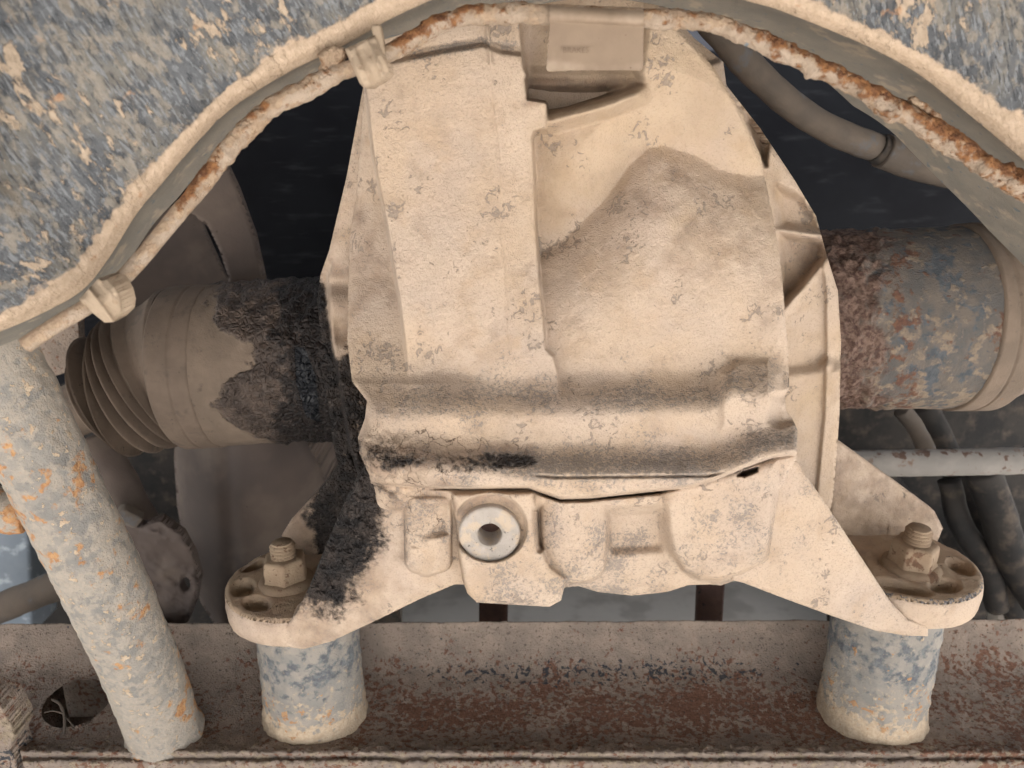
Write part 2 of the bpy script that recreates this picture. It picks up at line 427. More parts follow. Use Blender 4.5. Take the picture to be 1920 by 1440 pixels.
M['greypanel'] = layered('dusty_grey_inner', ((.195, .177, .15), (.16, .149, .131), 45), [
    dict(col=(.12, .13, .14), scale=190, thr=.655, soft=.03), dict(col=(.27, .23, .18), scale=60, thr=.62, soft=.06)], fine=(900, .3), mid=(220, .3))
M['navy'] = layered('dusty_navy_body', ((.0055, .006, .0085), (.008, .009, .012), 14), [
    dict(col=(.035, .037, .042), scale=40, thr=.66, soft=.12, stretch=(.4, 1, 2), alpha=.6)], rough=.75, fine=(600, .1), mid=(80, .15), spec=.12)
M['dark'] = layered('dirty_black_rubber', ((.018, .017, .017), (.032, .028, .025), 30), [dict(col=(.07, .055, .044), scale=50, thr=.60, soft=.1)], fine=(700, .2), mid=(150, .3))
M['brown'] = layered('dusty_brown_shell', ((.105, .08, .068), (.08, .062, .055), 12), [dict(col=(.145, .113, .09), scale=22, thr=.60, soft=.12, alpha=.6), dict(col=(.05, .035, .03), scale=160, thr=.74, soft=.02)], rough=.7, fine=(700, .12), mid=(120, .2))
M['hose'] = layered('dusty_hose', ((.115, .092, .074), (.09, .074, .062), 35), [dict(col=(.10, .095, .095), scale=70, thr=.64, soft=.06)], fine=(700, .2), mid=(120, .25))
M['paleblue'] = layered('pale_blue_plastic', ((.20, .23, .265), (.17, .20, .235), 25), [dict(col=(.36, .40, .44), scale=60, thr=.62, soft=.08)], rough=.5, fine=(600, .1), mid=(100, .1))
M['palegrey'] = layered('dusty_pale_tank', ((.56, .50, .43), (.46, .43, .39), 26), [dict(col=(.20, .20, .20), scale=50, thr=.60, soft=.08), dict(col=(.44, .37, .28), scale=30, thr=.62, soft=.1)], fine=(700, .2), mid=(120, .25))
M['rodgrey'] = layered('dusty_grey_rod', ((.24, .22, .20), (.20, .185, .17), 40), [dict(col=(.10, .06, .045), scale=90, thr=.66, soft=.04, attr='rust', gain=.4), dict(col=(.16, .11, .085), scale=60, thr=.62, soft=.05)], fine=(900, .3), mid=(200, .3))
M['strap'] = layered('rusty_strap', ((.11, .065, .05), (.085, .05, .042), 60), [dict(col=(.035, .03, .03), scale=120, thr=.62, soft=.04)], fine=(900, .3), mid=(200, .4))
M['ground'] = layered('sandy_concrete', ((.60, .575, .54), (.53, .505, .47), 3.0), [dict(col=(.42, .395, .365), scale=14, thr=.58, soft=.08)], fine=(60, .4), mid=(9, .4))
M['underbody'] = layered('underbody_coating', ((.035, .035, .04), (.06, .055, .05), 6), [dict(col=(.16, .125, .09), scale=12, thr=.62, soft=.08)], fine=(300, .2), mid=(40, .3))

# ------------------------------------------------------------------ the setting
def sheet(name, pts, mat, **kw):
    o = mesh(name, pts, [tuple(range(len(pts)))], mat, smooth=False)
    return tag(o, **kw)
sheet('ground', [(-30, -30, 0), (30, -30, 0), (30, 30, 0), (-30, 30, 0)], M['ground'], kind='structure')

# unseen floor pan of the car above the frame, stretched to block sky and sun
def slab(name, x0, x1, y0, y1, z0, z1, mat, parent=None, bevel=.01):
    return box(name, [(x0, y0, z0), (x1, y0, z0), (x1, y0, z1), (x0, y0, z1), (x0, y1, z0), (x1, y1, z0), (x1, y1, z1), (x0, y1, z1)], mat, parent, bevel)
fp = empty('car_body', (0, .5, CAM_Z + .2), 'dark blue painted car body panel behind the differential', 'car body')
slab('floor_pan_blocker', -1.1, 1.1, -.95, .75, CAM_Z + .22, CAM_Z + .26, M['underbody'], fp)
# the navy panel behind, bulging
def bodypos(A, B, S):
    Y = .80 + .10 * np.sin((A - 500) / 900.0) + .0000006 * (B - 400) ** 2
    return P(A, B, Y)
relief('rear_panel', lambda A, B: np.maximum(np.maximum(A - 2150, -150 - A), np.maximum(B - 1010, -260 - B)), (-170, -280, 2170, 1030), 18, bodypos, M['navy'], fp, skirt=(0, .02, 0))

# ------------------------------------------------------------------ lower rusty crossmember
prof_px = [(1176, .524), (1182, .519), (1215, .512), (1255, .501), (1295, .483), (1335, .463), (1370, .445), (1392, .431), (1402, .424), (1408, .4205), (1412, .4185), (1416, .4185), (1422, .4195), (1425, .4165), (1429, .4145), (1440, .4145), (1462, .417), (1500, .425)]
prof = np.array([P(960, v, y)[1:] for v, y in prof_px])
prof = np.vstack([[.526, prof[0, 1] - .10], prof, [.427, prof[0, 1] - .10]])
prof = curve(prof, 160)
tl = np.concatenate([[0], np.cumsum(np.linalg.norm(np.diff(prof, axis=0), axis=1))])
def beam_xyz(A, B):
    y = np.interp(B, tl, prof[:, 0]); z = np.interp(B, tl, prof[:, 1])
    z = z + .026 * A * (1 - sstep(.05, .13, B))
    return np.stack([A, y, z], -1)
def hole_sdf(u, v):
    a = math.radians(-24); du, dv = u - 143, v - 1322
    x = du * math.cos(a) + dv * math.sin(a); y = -du * math.sin(a) + dv * math.cos(a)
    k = np.sqrt((x / 68) ** 2 + (y / 40) ** 2)
    return (k - 1) * 46
def beam_s(A, B):
    u, v = proj(beam_xyz(A, B))
    left = (-(u - 22) * .97 + (v - 1340) * .22)
    left = np.where(v < 1290, -50, left)
    s = np.maximum(np.maximum(A - .42, -.42 - A), np.maximum(B - tl[-1], -B))
    return np.maximum(np.maximum(s, left * .0003), np.where(B > .106, -hole_sdf(u, v) * .0003, -.01))
lowx = empty('lower_crossmember', (0, .46, CAM_Z - .44), 'rusty dust-covered crossmember beam along the bottom, carrying two posts', 'crossmember')
def beam_pos(A, B, S):
    p = beam_xyz(A, B)
    u, v = proj(p)
    n = fbm(p, 260, 3, 5) * .0009 + fbm(p, 60, 2, 9) * .0012
    hl = np.exp(-(hole_sdf(u, v) / 7) ** 2) * .0016
    crust = sstep(1380, 1400, v) * fbm(p, 420, 3, 8) * .0022
    p[..., 2] += n + hl + crust
    return p
def beam_paint(A, B, X):
    u, v = proj(X)
    nz = fbm(X, 35, 3, 2)
    return {'rust': np.exp(-((v - 1335) / 45) ** 2) * .36 * inside(np.abs(u - 1120) - 560, 150) + .25 * np.exp(-((u - 1900) / 150) ** 2) - .25 * sstep(1250, 1190, v) + .1 * nz,
            'bare': np.exp(-((v - 1262) / 26) ** 2) * inside(np.abs(u - 1120) - 330, 120) * .36 - .1,
            'dust': sstep(1378, 1402, v) * .12 + .14 * np.exp(-((v - 1428) / 5) ** 2) + .08 * np.exp(-((v - 1412) / 3) ** 2) - .15 * sstep(1300, 1200, v)}
relief('beam_face', beam_s, (-.43, -.002, .43, tl[-1] + .002), .0016, beam_pos, M['beam'], lowx, skirt=None, paint=beam_paint)
# inner wall of the oval hole
th = np.linspace(0, 2 * np.pi, 48, endpoint=False)
def plane_pt(u, v, z):
    a = (u - 960.0) / F; b = -(v - 720.0) / F
    t = (z - CAM_Z) / (CP * b - SP)
    return np.array([a * t, (CP + SP * b) * t, z])
zb = CAM_Z - .402
slab('beam_underside', -.42, .42, .428, .524, CAM_Z - .475, CAM_Z - .462, M['beam'], lowx, .002)

slab('beam_light_stop', -.372, -.368, .432, .522, CAM_Z - .462, CAM_Z - .412, M['beam'], lowx, .001)  # inner plate added to keep light out of the beam
PADS = {}
def pad_geom(u, v_front, yf, R, uc, vc):
    zt = P(u, v_front, yf)[2]
    c = plane_pt(uc, vc, zt)
    return np.array([c[0], yf + R, zt])
PADS['L'] = (pad_geom(550, 1163, .4175, .0482, 556, 1090), .0482)
PADS['R'] = (pad_geom(1745, 1129, .4155, .0492, 1703, 1065), .0492)
for k in 'LR':
    (cx, cy, zt), R = PADS[k]
    zb_ = zt - .020; z0 = CAM_Z - .409
    h = zb_ - z0
    prof_p = [(.0352, zb_ - z0 + .004), (.0352, h * .8), (.0354, h * .5), (.0357, h * .25), (.0364, h * .12), (.0376, h * .05), (.0395, .002), (.044, -.004)]
    pr = curve(prof_p, 40)
    dx = -.004 if k == 'R' else .004
    def pdisp(X, cx=cx, cy=cy):
        d = X - np.array([cx, cy, 0]); d[..., 2] = 0
        d /= np.linalg.norm(d, axis=-1, keepdims=True) + 1e-9
        return d * (fbm(X, 180, 4, 4) * .0022)[..., None]
    def ppaint(X, zt=zt, z0=z0):
        f = (X[..., 2] - z0) / (zt - .02 - z0)
        n = fbm(X, 50, 3, 6)
        return {'bare': .34 * np.exp(-((f - .68) / .2) ** 2) + n * .2 - .05, 'dust': .50 * sstep(.30, .08, f) - .16 * np.exp(-((f - .7) / .22) ** 2) + n * .1,
                'rust': .22 * np.exp(-((f - .30) / .12) ** 2) + .2 * sstep(.4, .9, np.sin(np.arctan2(X[..., 1] - cy, X[..., 0] - cx) * 1.0) * 0 + n + .2) - .02}
    lathe('support_post', pr, (cx + dx, cy - .001, z0), M['post'], lowx, 72, disp=pdisp, paint=ppaint)

# ------------------------------------------------------------------ differential
diff = empty('differential', P(1000, 900, .47), 'sand-dusted cast alloy differential housing at the centre, black oil on its left side', 'differential')

# --- carrier, the deeper casting behind the cover
CAR = [(690, 110), (677, 185), (650, 330), (617, 470), (601, 515), (594, 560), (602, 640), (612, 740), (624, 830), (636, 880), (650, 960), (700, 1010), (1440, 1010), (1545, 1000), (1562, 935), (1568, 860), (1574, 780), (1577, 640), (1571, 545), (1552, 485), (1530, 405), (1490, 338), (1425, 240), (1362, 160), (1356, 116), (1300, 70), (1240, 0), (1200, -70), (700, -70)]
def car_h(A, B):
    Y = .492 + 0 * A
    # left: flange edge seen obliquely, saddle dents
    left = inside(A - 680, 60)
    Y += left * (.010 * np.exp(-((B - 528) / 20) ** 2) + .012 * np.exp(-((B - 622) / 22) ** 2) * sstep(608, 640, A) - .004 * np.exp(-((B - 575) / 22) ** 2))
    Y += left * sstep(300, 480, B) * 0.0 - left * .012 * sstep(640, 760, B)
    rim_l = np.interp(B, [100, 330, 470, 520, 640, 740, 830, 960], [690, 664, 632, 614, 622, 640, 655, 690])
    Y += .022 * inside(A - rim_l, 4) * inside(A - 800, 50) * sstep(480, 520, B)
    # right side webs and pockets
    cov = np.interp(B, [-70, 120, 290, 420, 560, 700, 760, 860], [1180, 1340, 1425, 1450, 1470, 1478, 1475, 1490])
    r = sstep(-10, 10, A - cov + 30)
    Y += r * (-.012 + .00012 * (A - cov))
    Y += r * .022 * inside(poly_sdf(A, B, [(1386, 196), (1404, 212), (1440, 268), (1436, 310), (1418, 270)]), 6)
    Y += r * .016 * inside(poly_sdf(A, B, [(1452, 350), (1500, 372), (1530, 410), (1535, 432), (1462, 424)]), 14)
    Y += r * .020 * inside(poly_sdf(A, B, [(1462, 440), (1540, 452), (1545, 482), (1500, 535), (1466, 568)]), 12)
    Y -= r * .007 * inside(line_sdf(A, B, [(1462, 432), (1550, 446)], 7), 10)
    Y -= r * .006 * inside(line_sdf(A, B, [(1470, 585), (1548, 485)], 5), 9)
    Y -= r * .010 * sstep(676, 706, B + (A - 1520) * .12)
    Y -= r * .006 * inside(np.hypot(A - 1549, B - 682) - 10, 8)
    rim_r = np.interp(B, [100, 240, 340, 405, 485, 545, 640, 780, 935], [1360, 1420, 1482, 1520, 1540, 1548, 1549, 1545, 1530])
    Y -= r * .004 * sstep(-3, 3, A - rim_r) * sstep(470, 500, B)
    # bent tab at upper right
    Y -= r * .010 * inside(poly_sdf(A, B, [(1290, 128), (1354, 112), (1364, 160), (1420, 236), (1400, 225)]), 5)
    return Y
def car_pos(A, B, S):
    Y = car_h(A, B) + rnd_edge(S, 9) * .00034
    p = P(A, B, Y)
    o = car_paint(A, B, p)['oil']
    Y = Y - np.clip(o, 0, 1) * (fbm(p, 200, 4, 3) * .006 + .001) + fbm(p, 300, 3, 1) * .0006
    return P(A, B, Y)
def car_paint(A, B, X):
    n = fbm(X, 90, 3, 11)
    oil = sstep(640, 720, B + (A - 620) * .9 + n * 60) * inside(A - 760, 80)
    oil = np.maximum(oil, inside(A - np.interp(B, [470, 520, 640, 740, 830], [560, 606, 622, 645, 700]), 8) * sstep(480, 560, B) * inside(A - 760, 30))
    top = .75 * sstep(900, 760, B) * 0
    st = .6 * inside(poly_sdf(A, B, [(1470, 440), (1545, 455), (1540, 500), (1470, 570)]), 20) + .3 * sstep(400, 520, B) * inside(A - 700, 40)  # first patch paints shade into the triangular pocket
    return {'oil': oil * (.80 + n * .5), 'stain_shade': st + n * .5, 'wear': n * .8 - .05, 'ochre': .4 * sstep(1200, 1400, A) + n * .7}
relief('carrier_housing', lambda A, B: poly_sdf(A, B, CAR), (585, -75, 1585, 1015), 3.0, car_pos, M['cast'], diff, skirt=(0, .10, 0), paint=car_paint)

# --- rear cover, the big relief
COV = [(684, 150), (676, 260), (668, 370), (656, 440), (652, 560), (651, 640), (660, 715), (688, 752), (684, 785), (671, 820), (674, 850), (692, 890), (704, 950), (724, 1010), (748, 1052), (770, 1074), (800, 1084), (836, 1072), (856, 1056), (866, 1085), (876, 1112), (894, 1130), (1030, 1138), (1052, 1126), (1058, 1102), (1085, 1099), (1120, 1110), (1185, 1117), (1250, 1110), (1292, 1097), (1332, 1096), (1352, 1098), (1374, 1090), (1392, 1082), (1440, 1062), (1458, 960), (1472, 900), (1494, 862), (1495, 805), (1486, 785), (1474, 770), (1472, 740), (1480, 730), (1479, 692), (1476, 640), (1470, 560), (1462, 480), (1450, 410), (1425, 290), (1385, 205), (1340, 128), (1240, 20), (1190, -60), (684, -60)]
VL_U = [980, 1005, 1060, 1130, 1180, 1215, 1240, 1300, 1350, 1400, 1480]
VL_V = [490, 476, 446, 378, 308, 278, 272, 290, 318, 330, 326]
G_U = [680, 780, 860, 990, 1012, 1050, 1100, 1240, 1330, 1400, 1450, 1500]
G_V = [905, 912, 916, 916, 924, 937, 936, 921, 903, 874, 856, 850]
def cov_h(A, B):
    # right-hand field: upper panel leaning down, dome below swelling out
    dl = B - np.interp(A, VL_U, VL_V)
    up = .00015 * np.maximum(-dl, 0); up = np.minimum(up, .022) * sstep(960, 1200, A)
    dome = .046 * (1 - np.exp(-np.maximum(dl, 0) / 120.0))
    bl = sstep(-34, 34, dl)
    h = up * (1 - bl) + dome * bl + .0022 * np.exp(-(dl / 30.0) ** 2)
    h -= .010 * sstep(1380, 1480, A) * sstep(600, 300, B)
    # pocket under the tag and the web below it
    pv = np.interp(A, [984, 1030, 1100, 1215], [206, 206, 190, 160])
    h -= .046 * np.clip((B - 120) / (pv - 120), 0, 1) ** 1.3 * inside(poly_sdf(A, B, [(984, 118), (1060, 118), (1190, 128), (1220, 156), (1150, 178), (1060, 202), (1008, 208), (984, 194)]), 9) * sstep(1228, 1130, A)
    h -= .012 * inside(poly_sdf(A, B, [(975, -60), (1225, -60), (1195, 150), (984, 150)]), 14)
    h += .016 * inside(line_sdf(A, B, [(1000, 232), (1040, 226), (1130, 202), (1200, 178)], 13), 14) * sstep(1250, 1170, A)
    # left flank
    hl = np.interp(B, [100, 300, 380, 520, 640, 720], [-.010, -.012, -.014, -.002, .020, .038]) + .00012 * (A - 690)
    wl = sstep(940, 800, A); h = hl * wl + h * (1 - wl)
    # raised column
    colp = [(683, 90), (684, 160), (699, 290), (724, 420), (748, 560), (766, 700), (775, 760), (1050, 760), (1046, 694), (1038, 668), (1024, 654), (1020, 600), (1012, 520), (1005, 420), (1003, 330), (999, 258), (1002, 246), (1024, 240), (1027, 195), (1022, 190), (990, 185), (985, 150), (988, 140), (982, 125), (976, 50), (972, -60), (683, -60)]
    hc = .030 + .017 * sstep(250, 720, B) - .004 * sstep(0.0, 1.0, (A - 925) / 60) * sstep(700, 400, B)
    m = inside(poly_sdf(A, B, colp), 3.5)
    m = m * (1 - .75 * sstep(600, 720, B) * sstep(930, 780, A))
    m = m * (1 - sstep(690, 758, B))
    h = h * (1 - m) + np.maximum(hc, h) * m
    # step and stained ledge near the column's top
    led = B - np.interp(A, [680, 760, 830, 905, 940, 980], [128, 110, 96, 84, 98, 102])
    h -= .0032 * inside(led, 6) * m + .004 * np.exp(-((led + 6) / 7.0) ** 2) * m
    h += .004 * inside(line_sdf(A, B, [(912, 50), (916, 75), (920, 118)], 3), 4)
    h -= .0007 * np.exp(-((A - 926 - (B - 200) * .065 - 3 * np.sin(B / 37.0)) / 2.2) ** 2) * inside(np.abs(B - 400) - 250, 40)
    # first ledge
    b1 = np.interp(A, [640, 760, 1040, 1330, 1350, 1372, 1440, 1470, 1500], [712, 712, 706, 702, 690, 672, 674, 690, 700])
    h1 = .024 * sstep(-14, 78, B - b1)
    h = h + h1
    h += .004 * inside(poly_sdf(A, B, [(1352, 700), (1385, 676), (1440, 678), (1462, 700), (1450, 790), (1420, 800), (1352, 806)]), 10)
    h -= .006 * inside(poly_sdf(A, B, [(1448, 740), (1490, 735), (1490, 790), (1462, 800), (1440, 790)]), 8)
    # second ledge, lip
    b2 = np.interp(A, [640, 760, 860, 1000, 1330, 1380, 1420, 1500], [806, 812, 820, 834, 832, 818, 795, 782])
    h = h + .020 * sstep(-8, 70, B - b2)
    return h
def cov_low(A, B):
    """lower casting below the gasket line, absolute depth"""
    Y = .4165 + .004 * sstep(940, 1030, B)
    Y -= .0155 * inside(poly_sdf(A, B, [(690, 880), (1000, 905), (1060, 930), (1240, 918), (1400, 870), (1500, 840), (1500, 905), (1300, 950), (1140, 957), (850, 950), (740, 960), (700, 950)]), 13)
    def boss(cx, w, v0, vb, y, soft=7):
        s = poly_sdf(A, B, [(cx - w, v0), (cx + w, v0)] + [(cx + w * math.cos(t), vb - w * .62 + w * .62 * math.sin(t)) for t in np.linspace(0, math.pi, 13)])
        return inside(s, soft), y + .55 * w * .00031 * (1 - np.sqrt(np.maximum(.02, 1 - np.clip((A - cx) / w, -1, 1) ** 2))) + rnd_edge(np.minimum(s, 0), 12) * .0003
    for cx, w, v0, vb, y in ((803, 48, 930, 1083, .3975), (1076, 66, 925, 1097, .397)):
        m, yb = boss(cx, w, v0, vb, y)
        Y = Y * (1 - m) + np.minimum(Y, yb) * m
    # pocket beside the left boss
    m = inside(poly_sdf(A, B, [(768, 952), (834, 948), (838, 1000), (790, 1010), (766, 985)]), 9)
    Y += .007 * m * sstep(760, 832, A)
    # broad right boss
    s3 = poly_sdf(A, B, [(1238, 905), (1460, 860), (1462, 930), (1446, 1050), (1400, 1080), (1352, 1096), (1310, 1094), (1276, 1074), (1254, 1040), (1244, 990)])
    m = inside(s3, 16)
    Y = Y * (1 - m) + (.397 + rnd_edge(np.minimum(s3, 0), 26) * .00034) * m
    # belly between, leaning under
    m = inside(poly_sdf(A, B, [(1050, 1036), (1150, 1036), (1246, 1030), (1300, 1080), (1420, 1060), (1400, 1125), (1060, 1125)]), 13) * sstep(.402, .408, Y)
    Y = Y * (1 - m) + (.4130 + .00010 * (B - 1036)) * m
    # plug block
    sb = poly_sdf(A, B, [(848, 925), (1000, 922), (1008, 960), (1012, 1020), (1030, 1060), (1062, 1085), (1064, 1150), (880, 1150), (868, 1095), (858, 1030)])
    m = inside(sb, 4)
    Y = Y * (1 - m) + (.3915 + rnd_edge(np.minimum(sb, 0), 14) * .0003) * m
    Y += .010 * inside(line_sdf(A, B, [(1004, 958), (1006, 985), (1012, 1030)], 4), 5)
    Y += .030 * inside(np.hypot(A - 918, B - 1003) - 38, 3)
    Y += .0085 * inside(np.hypot((A - 919), (B - 989) / .93) - 68, 4)
    # little slot at the right end of the gasket
    Y += .016 * inside(poly_sdf(A, B, [(1382, 892), (1392, 884), (1422, 876), (1420, 884), (1396, 894)]), 2)
    return Y
def cov_h_total(A, B):
    Y = .473 - cov_h(A, B)
    g = np.interp(A, G_U, G_V)
    low = cov_low(A, B)
    m = sstep(-2.5, 2.5, B - g)
    Y = Y * (1 - m) + low * m
    gap = np.exp(-((B - g) / 3.2) ** 2) * (inside(np.abs(A - 1130) - 125, 25) * .016 + inside(np.abs(A - 920) - 95, 40) * .010 + .0012)
    Y += gap
    g2 = np.interp(A, [1000, 1040, 1330, 1360], [890, 895, 892, 884])
    Y += .003 * np.exp(-((B - g2) / 2.0) ** 2) * inside(np.abs(A - 1180) - 170, 20)
    return Y
def cov_paint(A, B, X):
    n = fbm(X, 70, 4, 21); n2 = fbm(X, 200, 3, 22)
    g = np.interp(A, G_U, G_V)
    b1 = np.interp(A, [640, 1040, 1330, 1372, 1440, 1480], [738, 742, 742, 716, 712, 716])
    b2 = np.interp(A, [640, 860, 1000, 1330, 1380, 1420, 1500], [852, 868, 866, 866, 852, 828, 812])
    wear = -.10 + .24 * sstep(740, 960, B) + .14 * sstep(480, 700, B) + .50 * np.exp(-((B - b1) / 32) ** 2) * sstep(690, 760, A) + .56 * np.exp(-((B - b2) / 27) ** 2) * sstep(820, 960, A)
    wear += 1.2 * np.exp(-(np.hypot((A - 952) / 26, (B - 84) / 14)) ** 2) + 1.0 * inside(line_sdf(A, B, [(780, 106), (850, 90), (910, 78)], 12), 14)
    wear += .22 * sstep(930, 1010, B) * inside(np.abs(A - 1090) - 90, 60) + .25 * inside(np.hypot(A - 800, B - 800) - 60, 60)
    wear += n * .75
    stain_shade = .34 * sstep(-50, 110, B - np.interp(A, VL_U, VL_V)) * sstep(640, 430, B) * (A > 985)  # brown tint painting the shade of the dome's upper slope
    stain_shade += .9 * inside(poly_sdf(A, B, [(690, 835), (860, 838), (1010, 826), (1030, 850), (1000, 868), (850, 876), (700, 880)]), 14) * sstep(1060, 980, A)
    stain_shade += .75 * inside(poly_sdf(A, B, [(984, 145), (1190, 145), (1212, 160), (1060, 205), (984, 195)]), 10)  # shade painted into the pocket under the tag
    stain_shade += .45 * inside(poly_sdf(A, B, [(655, 380), (740, 400), (750, 560), (655, 600)]), 40) + .30 * inside(poly_sdf(A, B, [(655, 700), (720, 740), (720, 900), (660, 880)]), 30)  # first patch paints the left flank's shade, second is stained crust
    stain_shade += .75 * inside(np.abs(np.hypot(A - 919, (B - 989) / .93) - 60) - 9, 5) * sstep(990, 960, B)  # crescent of painted shade in the counterbore above the plug
    stain_shade += .55 * inside(poly_sdf(A, B, [(690, 870), (860, 890), (850, 950), (760, 960), (770, 1060), (740, 1040), (700, 950)]), 30)
    stain_shade += n * .5 - .05
    oil = .42 * inside(poly_sdf(A, B, [(660, 830), (700, 822), (760, 850), (800, 862), (760, 885), (720, 900), (720, 960), (690, 900)]), 26)
    oil += .42 * inside(poly_sdf(A, B, [(820, 852), (1000, 850), (1010, 872), (900, 886), (820, 886)]), 9)
    oil = oil * (1 + n * 1.1) + n2 * .3 * (oil > .05)
    ochre = .9 * sstep(960, 1040, A) * sstep(30, -60, B - np.interp(A, VL_U, VL_V)) + .3 * sstep(1040, 1200, A) * sstep(640, 480, B) + .25 * sstep(1000, 1100, B) + n * .6
    crack = .66 * inside(poly_sdf(A, B, [(664, 740), (720, 770), (860, 800), (1030, 815), (1040, 850), (880, 905), (860, 1000), (740, 1040), (700, 960)]), 40)
    return {'wear': wear, 'stain_shade': stain_shade, 'oil': np.clip(oil, 0, 1), 'crack': crack, 'ochre': ochre}
def cov_pos(A, B, S):
    Y = cov_h_total(A, B)
    r = 9 + 24 * sstep(760, 700, A) * sstep(740, 800, B)
    Y = Y + rnd_edge(S, r) * .00034
    p = P(A, B, Y)
    pt = cov_paint(A, B, p)
    crust = sstep(840, 730, A) * sstep(760, 860, B) + pt['oil'] * .8
    Y = Y - np.clip(crust, 0, 1) * (fbm(p, 190, 4, 13) * .0035) + fbm(p, 420, 3, 1) * .00045 + fbm(p, 110, 2, 4) * .0006
    return P(A, B, Y)
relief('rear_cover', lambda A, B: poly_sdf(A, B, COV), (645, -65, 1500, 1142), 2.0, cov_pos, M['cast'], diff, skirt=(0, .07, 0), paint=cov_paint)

# --- mounting arms with their round pads
def make_arm(k, outline, y_of, paint, back_quad, back_y):
    (cx, cy, zt), R = PADS[k]
    def pos(A, B, S):
        Y = y_of(A, B) + rnd_edge(S, 7) * .00034
        p = P(A, B, Y); o = np.clip(paint(A, B, p)['oil'], 0, 1)
        Y = Y - o * fbm(p, 230, 4, 31) * .005 + fbm(p, 420, 3, 1) * .0005 + fbm(p, 100, 2, 3) * .0005
        return P(A, B, Y)
    bb = np.array(outline)
    arm = relief('mounting_arm', lambda A, B: poly_sdf(A, B, outline), (bb[:, 0].min() - 4, bb[:, 1].min() - 4, bb[:, 0].max() + 4, bb[:, 1].max() + 4), 2.2, pos, M['cast'], diff, skirt=(0, .014, 0), paint=paint)
    # pad
    pk = {'L': [(474, 1060, .011, .0075), (456, 1101, .012, .0085), (481, 1130, .012, .008)],
          'R': [(1786, 1017, .012, .0085), (1801, 1062, .0125, .0085), (1772, 1098, .0125, .0085), (1690, 1100, .019, .009)]}[k]
    pks = [(plane_pt(u, v, zt), a, b) for u, v, a, b in pk]
    def pad_pos(A, B, S):
        z = zt - rnd_edge(S, .003) * .9
        for c, a, b in pks:
            ang = math.atan2(c[1] - cy, c[0] - cx) + math.pi / 2
            dx, dy = A - c[0], B - c[1]
            x = dx * math.cos(ang) + dy * math.sin(ang); y = -dx * math.sin(ang) + dy * math.cos(ang)
            kk = np.sqrt((x / a) ** 2 + (y / b) ** 2)
            z = z - .0075 * (1 - sstep(.60, 1.02, kk))
        X = np.stack([A, B, z], -1)
        z = z + fbm(X, 300, 3, 2) * .0006 + fbm(X, 90, 3, 5) * .0008
        return np.stack([A, B, z], -1)
    def pad_paint(A, B, X):
        d = np.hypot(A - cx, B - cy); n = fbm(X, 80, 3, 8)
        front = sstep(cy, cy - .02, B)
        oil = (sstep(.0, .035, A - cx) * .5 if k == 'L' else 0 * A)
        return {'wear': (.55 if k == 'R' else .1) * sstep(R - .007, R - .001, d) * front * 1.6 + n * .3 - .4, 'stain_shade': .25 + n * .4 + (.3 if k == 'L' else 0) * sstep(-.01, .02, A - cx), 'oil': oil * (1 + n)}
    pad = relief('mounting_pad', lambda A, B: np.hypot(A - cx, B - cy) - R, (cx - R - .002, cy - R - .002, cx + R + .002, cy + R + .002), .0009, pad_pos, M['pad'], diff, skirt=None, paint=pad_paint)
    # rim of the pad
    rp = [(R - .0040, zt - .0014), (R - .0014, zt - .0016), (R - .0004, zt - .0026), (R + .0002, zt - .005), (R + .0004, zt - .012), (R - .0004, zt - .0185), (R - .0022, zt - .0212), (R - .012, zt - .0222)]
    rp = curve(rp, 24)
    def rdisp(X):
        d = X - np.array([cx, cy, 0]); d[..., 2] = 0; d /= np.linalg.norm(d, axis=-1, keepdims=True) + 1e-9
        return d * (fbm(X, 250, 3, 4) * .0008)[..., None]
    def rpaint(X):
        n = fbm(X, 80, 3, 8)
        return {'wear': n * .4 - .45, 'stain_shade': n * .4 + (.25 if k == 'L' else -.1), 'oil': (sstep(.0, .03, X[..., 0] - cx) * .45 * (1 + 2 * n) if k == 'L' else 0 * n)}
    lathe('pad_rim', rp, (cx, cy, 0), M['cast'], diff, 160, disp=rdisp, paint=rpaint)
    # web at the back of the pad
    bq = np.array(back_quad)
    def bpos(A, B, S):
        p = P(A, B, back_y + rnd_edge(S, 6) * .0004 + fbm(P(A, B, back_y), 200, 3, 6) * .0012)
        return p
    def bpaint(A, B, X):
        n = fbm(X, 70, 3, 8)
        e = poly_sdf(A, B, back_quad)
        return {'stain_shade': .35 + n * .6 if k == 'R' else .5 + n * .5, 'wear': n * .5 - .35, 'oil': 0 * n if k == 'R' else (.75 * sstep(560, 620, A + n * 60))}
    relief('arm_web', lambda A, B: poly_sdf(A, B, back_quad), (bq[:, 0].min() - 4, bq[:, 1].min() - 4, bq[:, 0].max() + 4, bq[:, 1].max() + 4), 3.0, bpos, M['cast'], diff, skirt=(0, .010, 0), paint=bpaint)

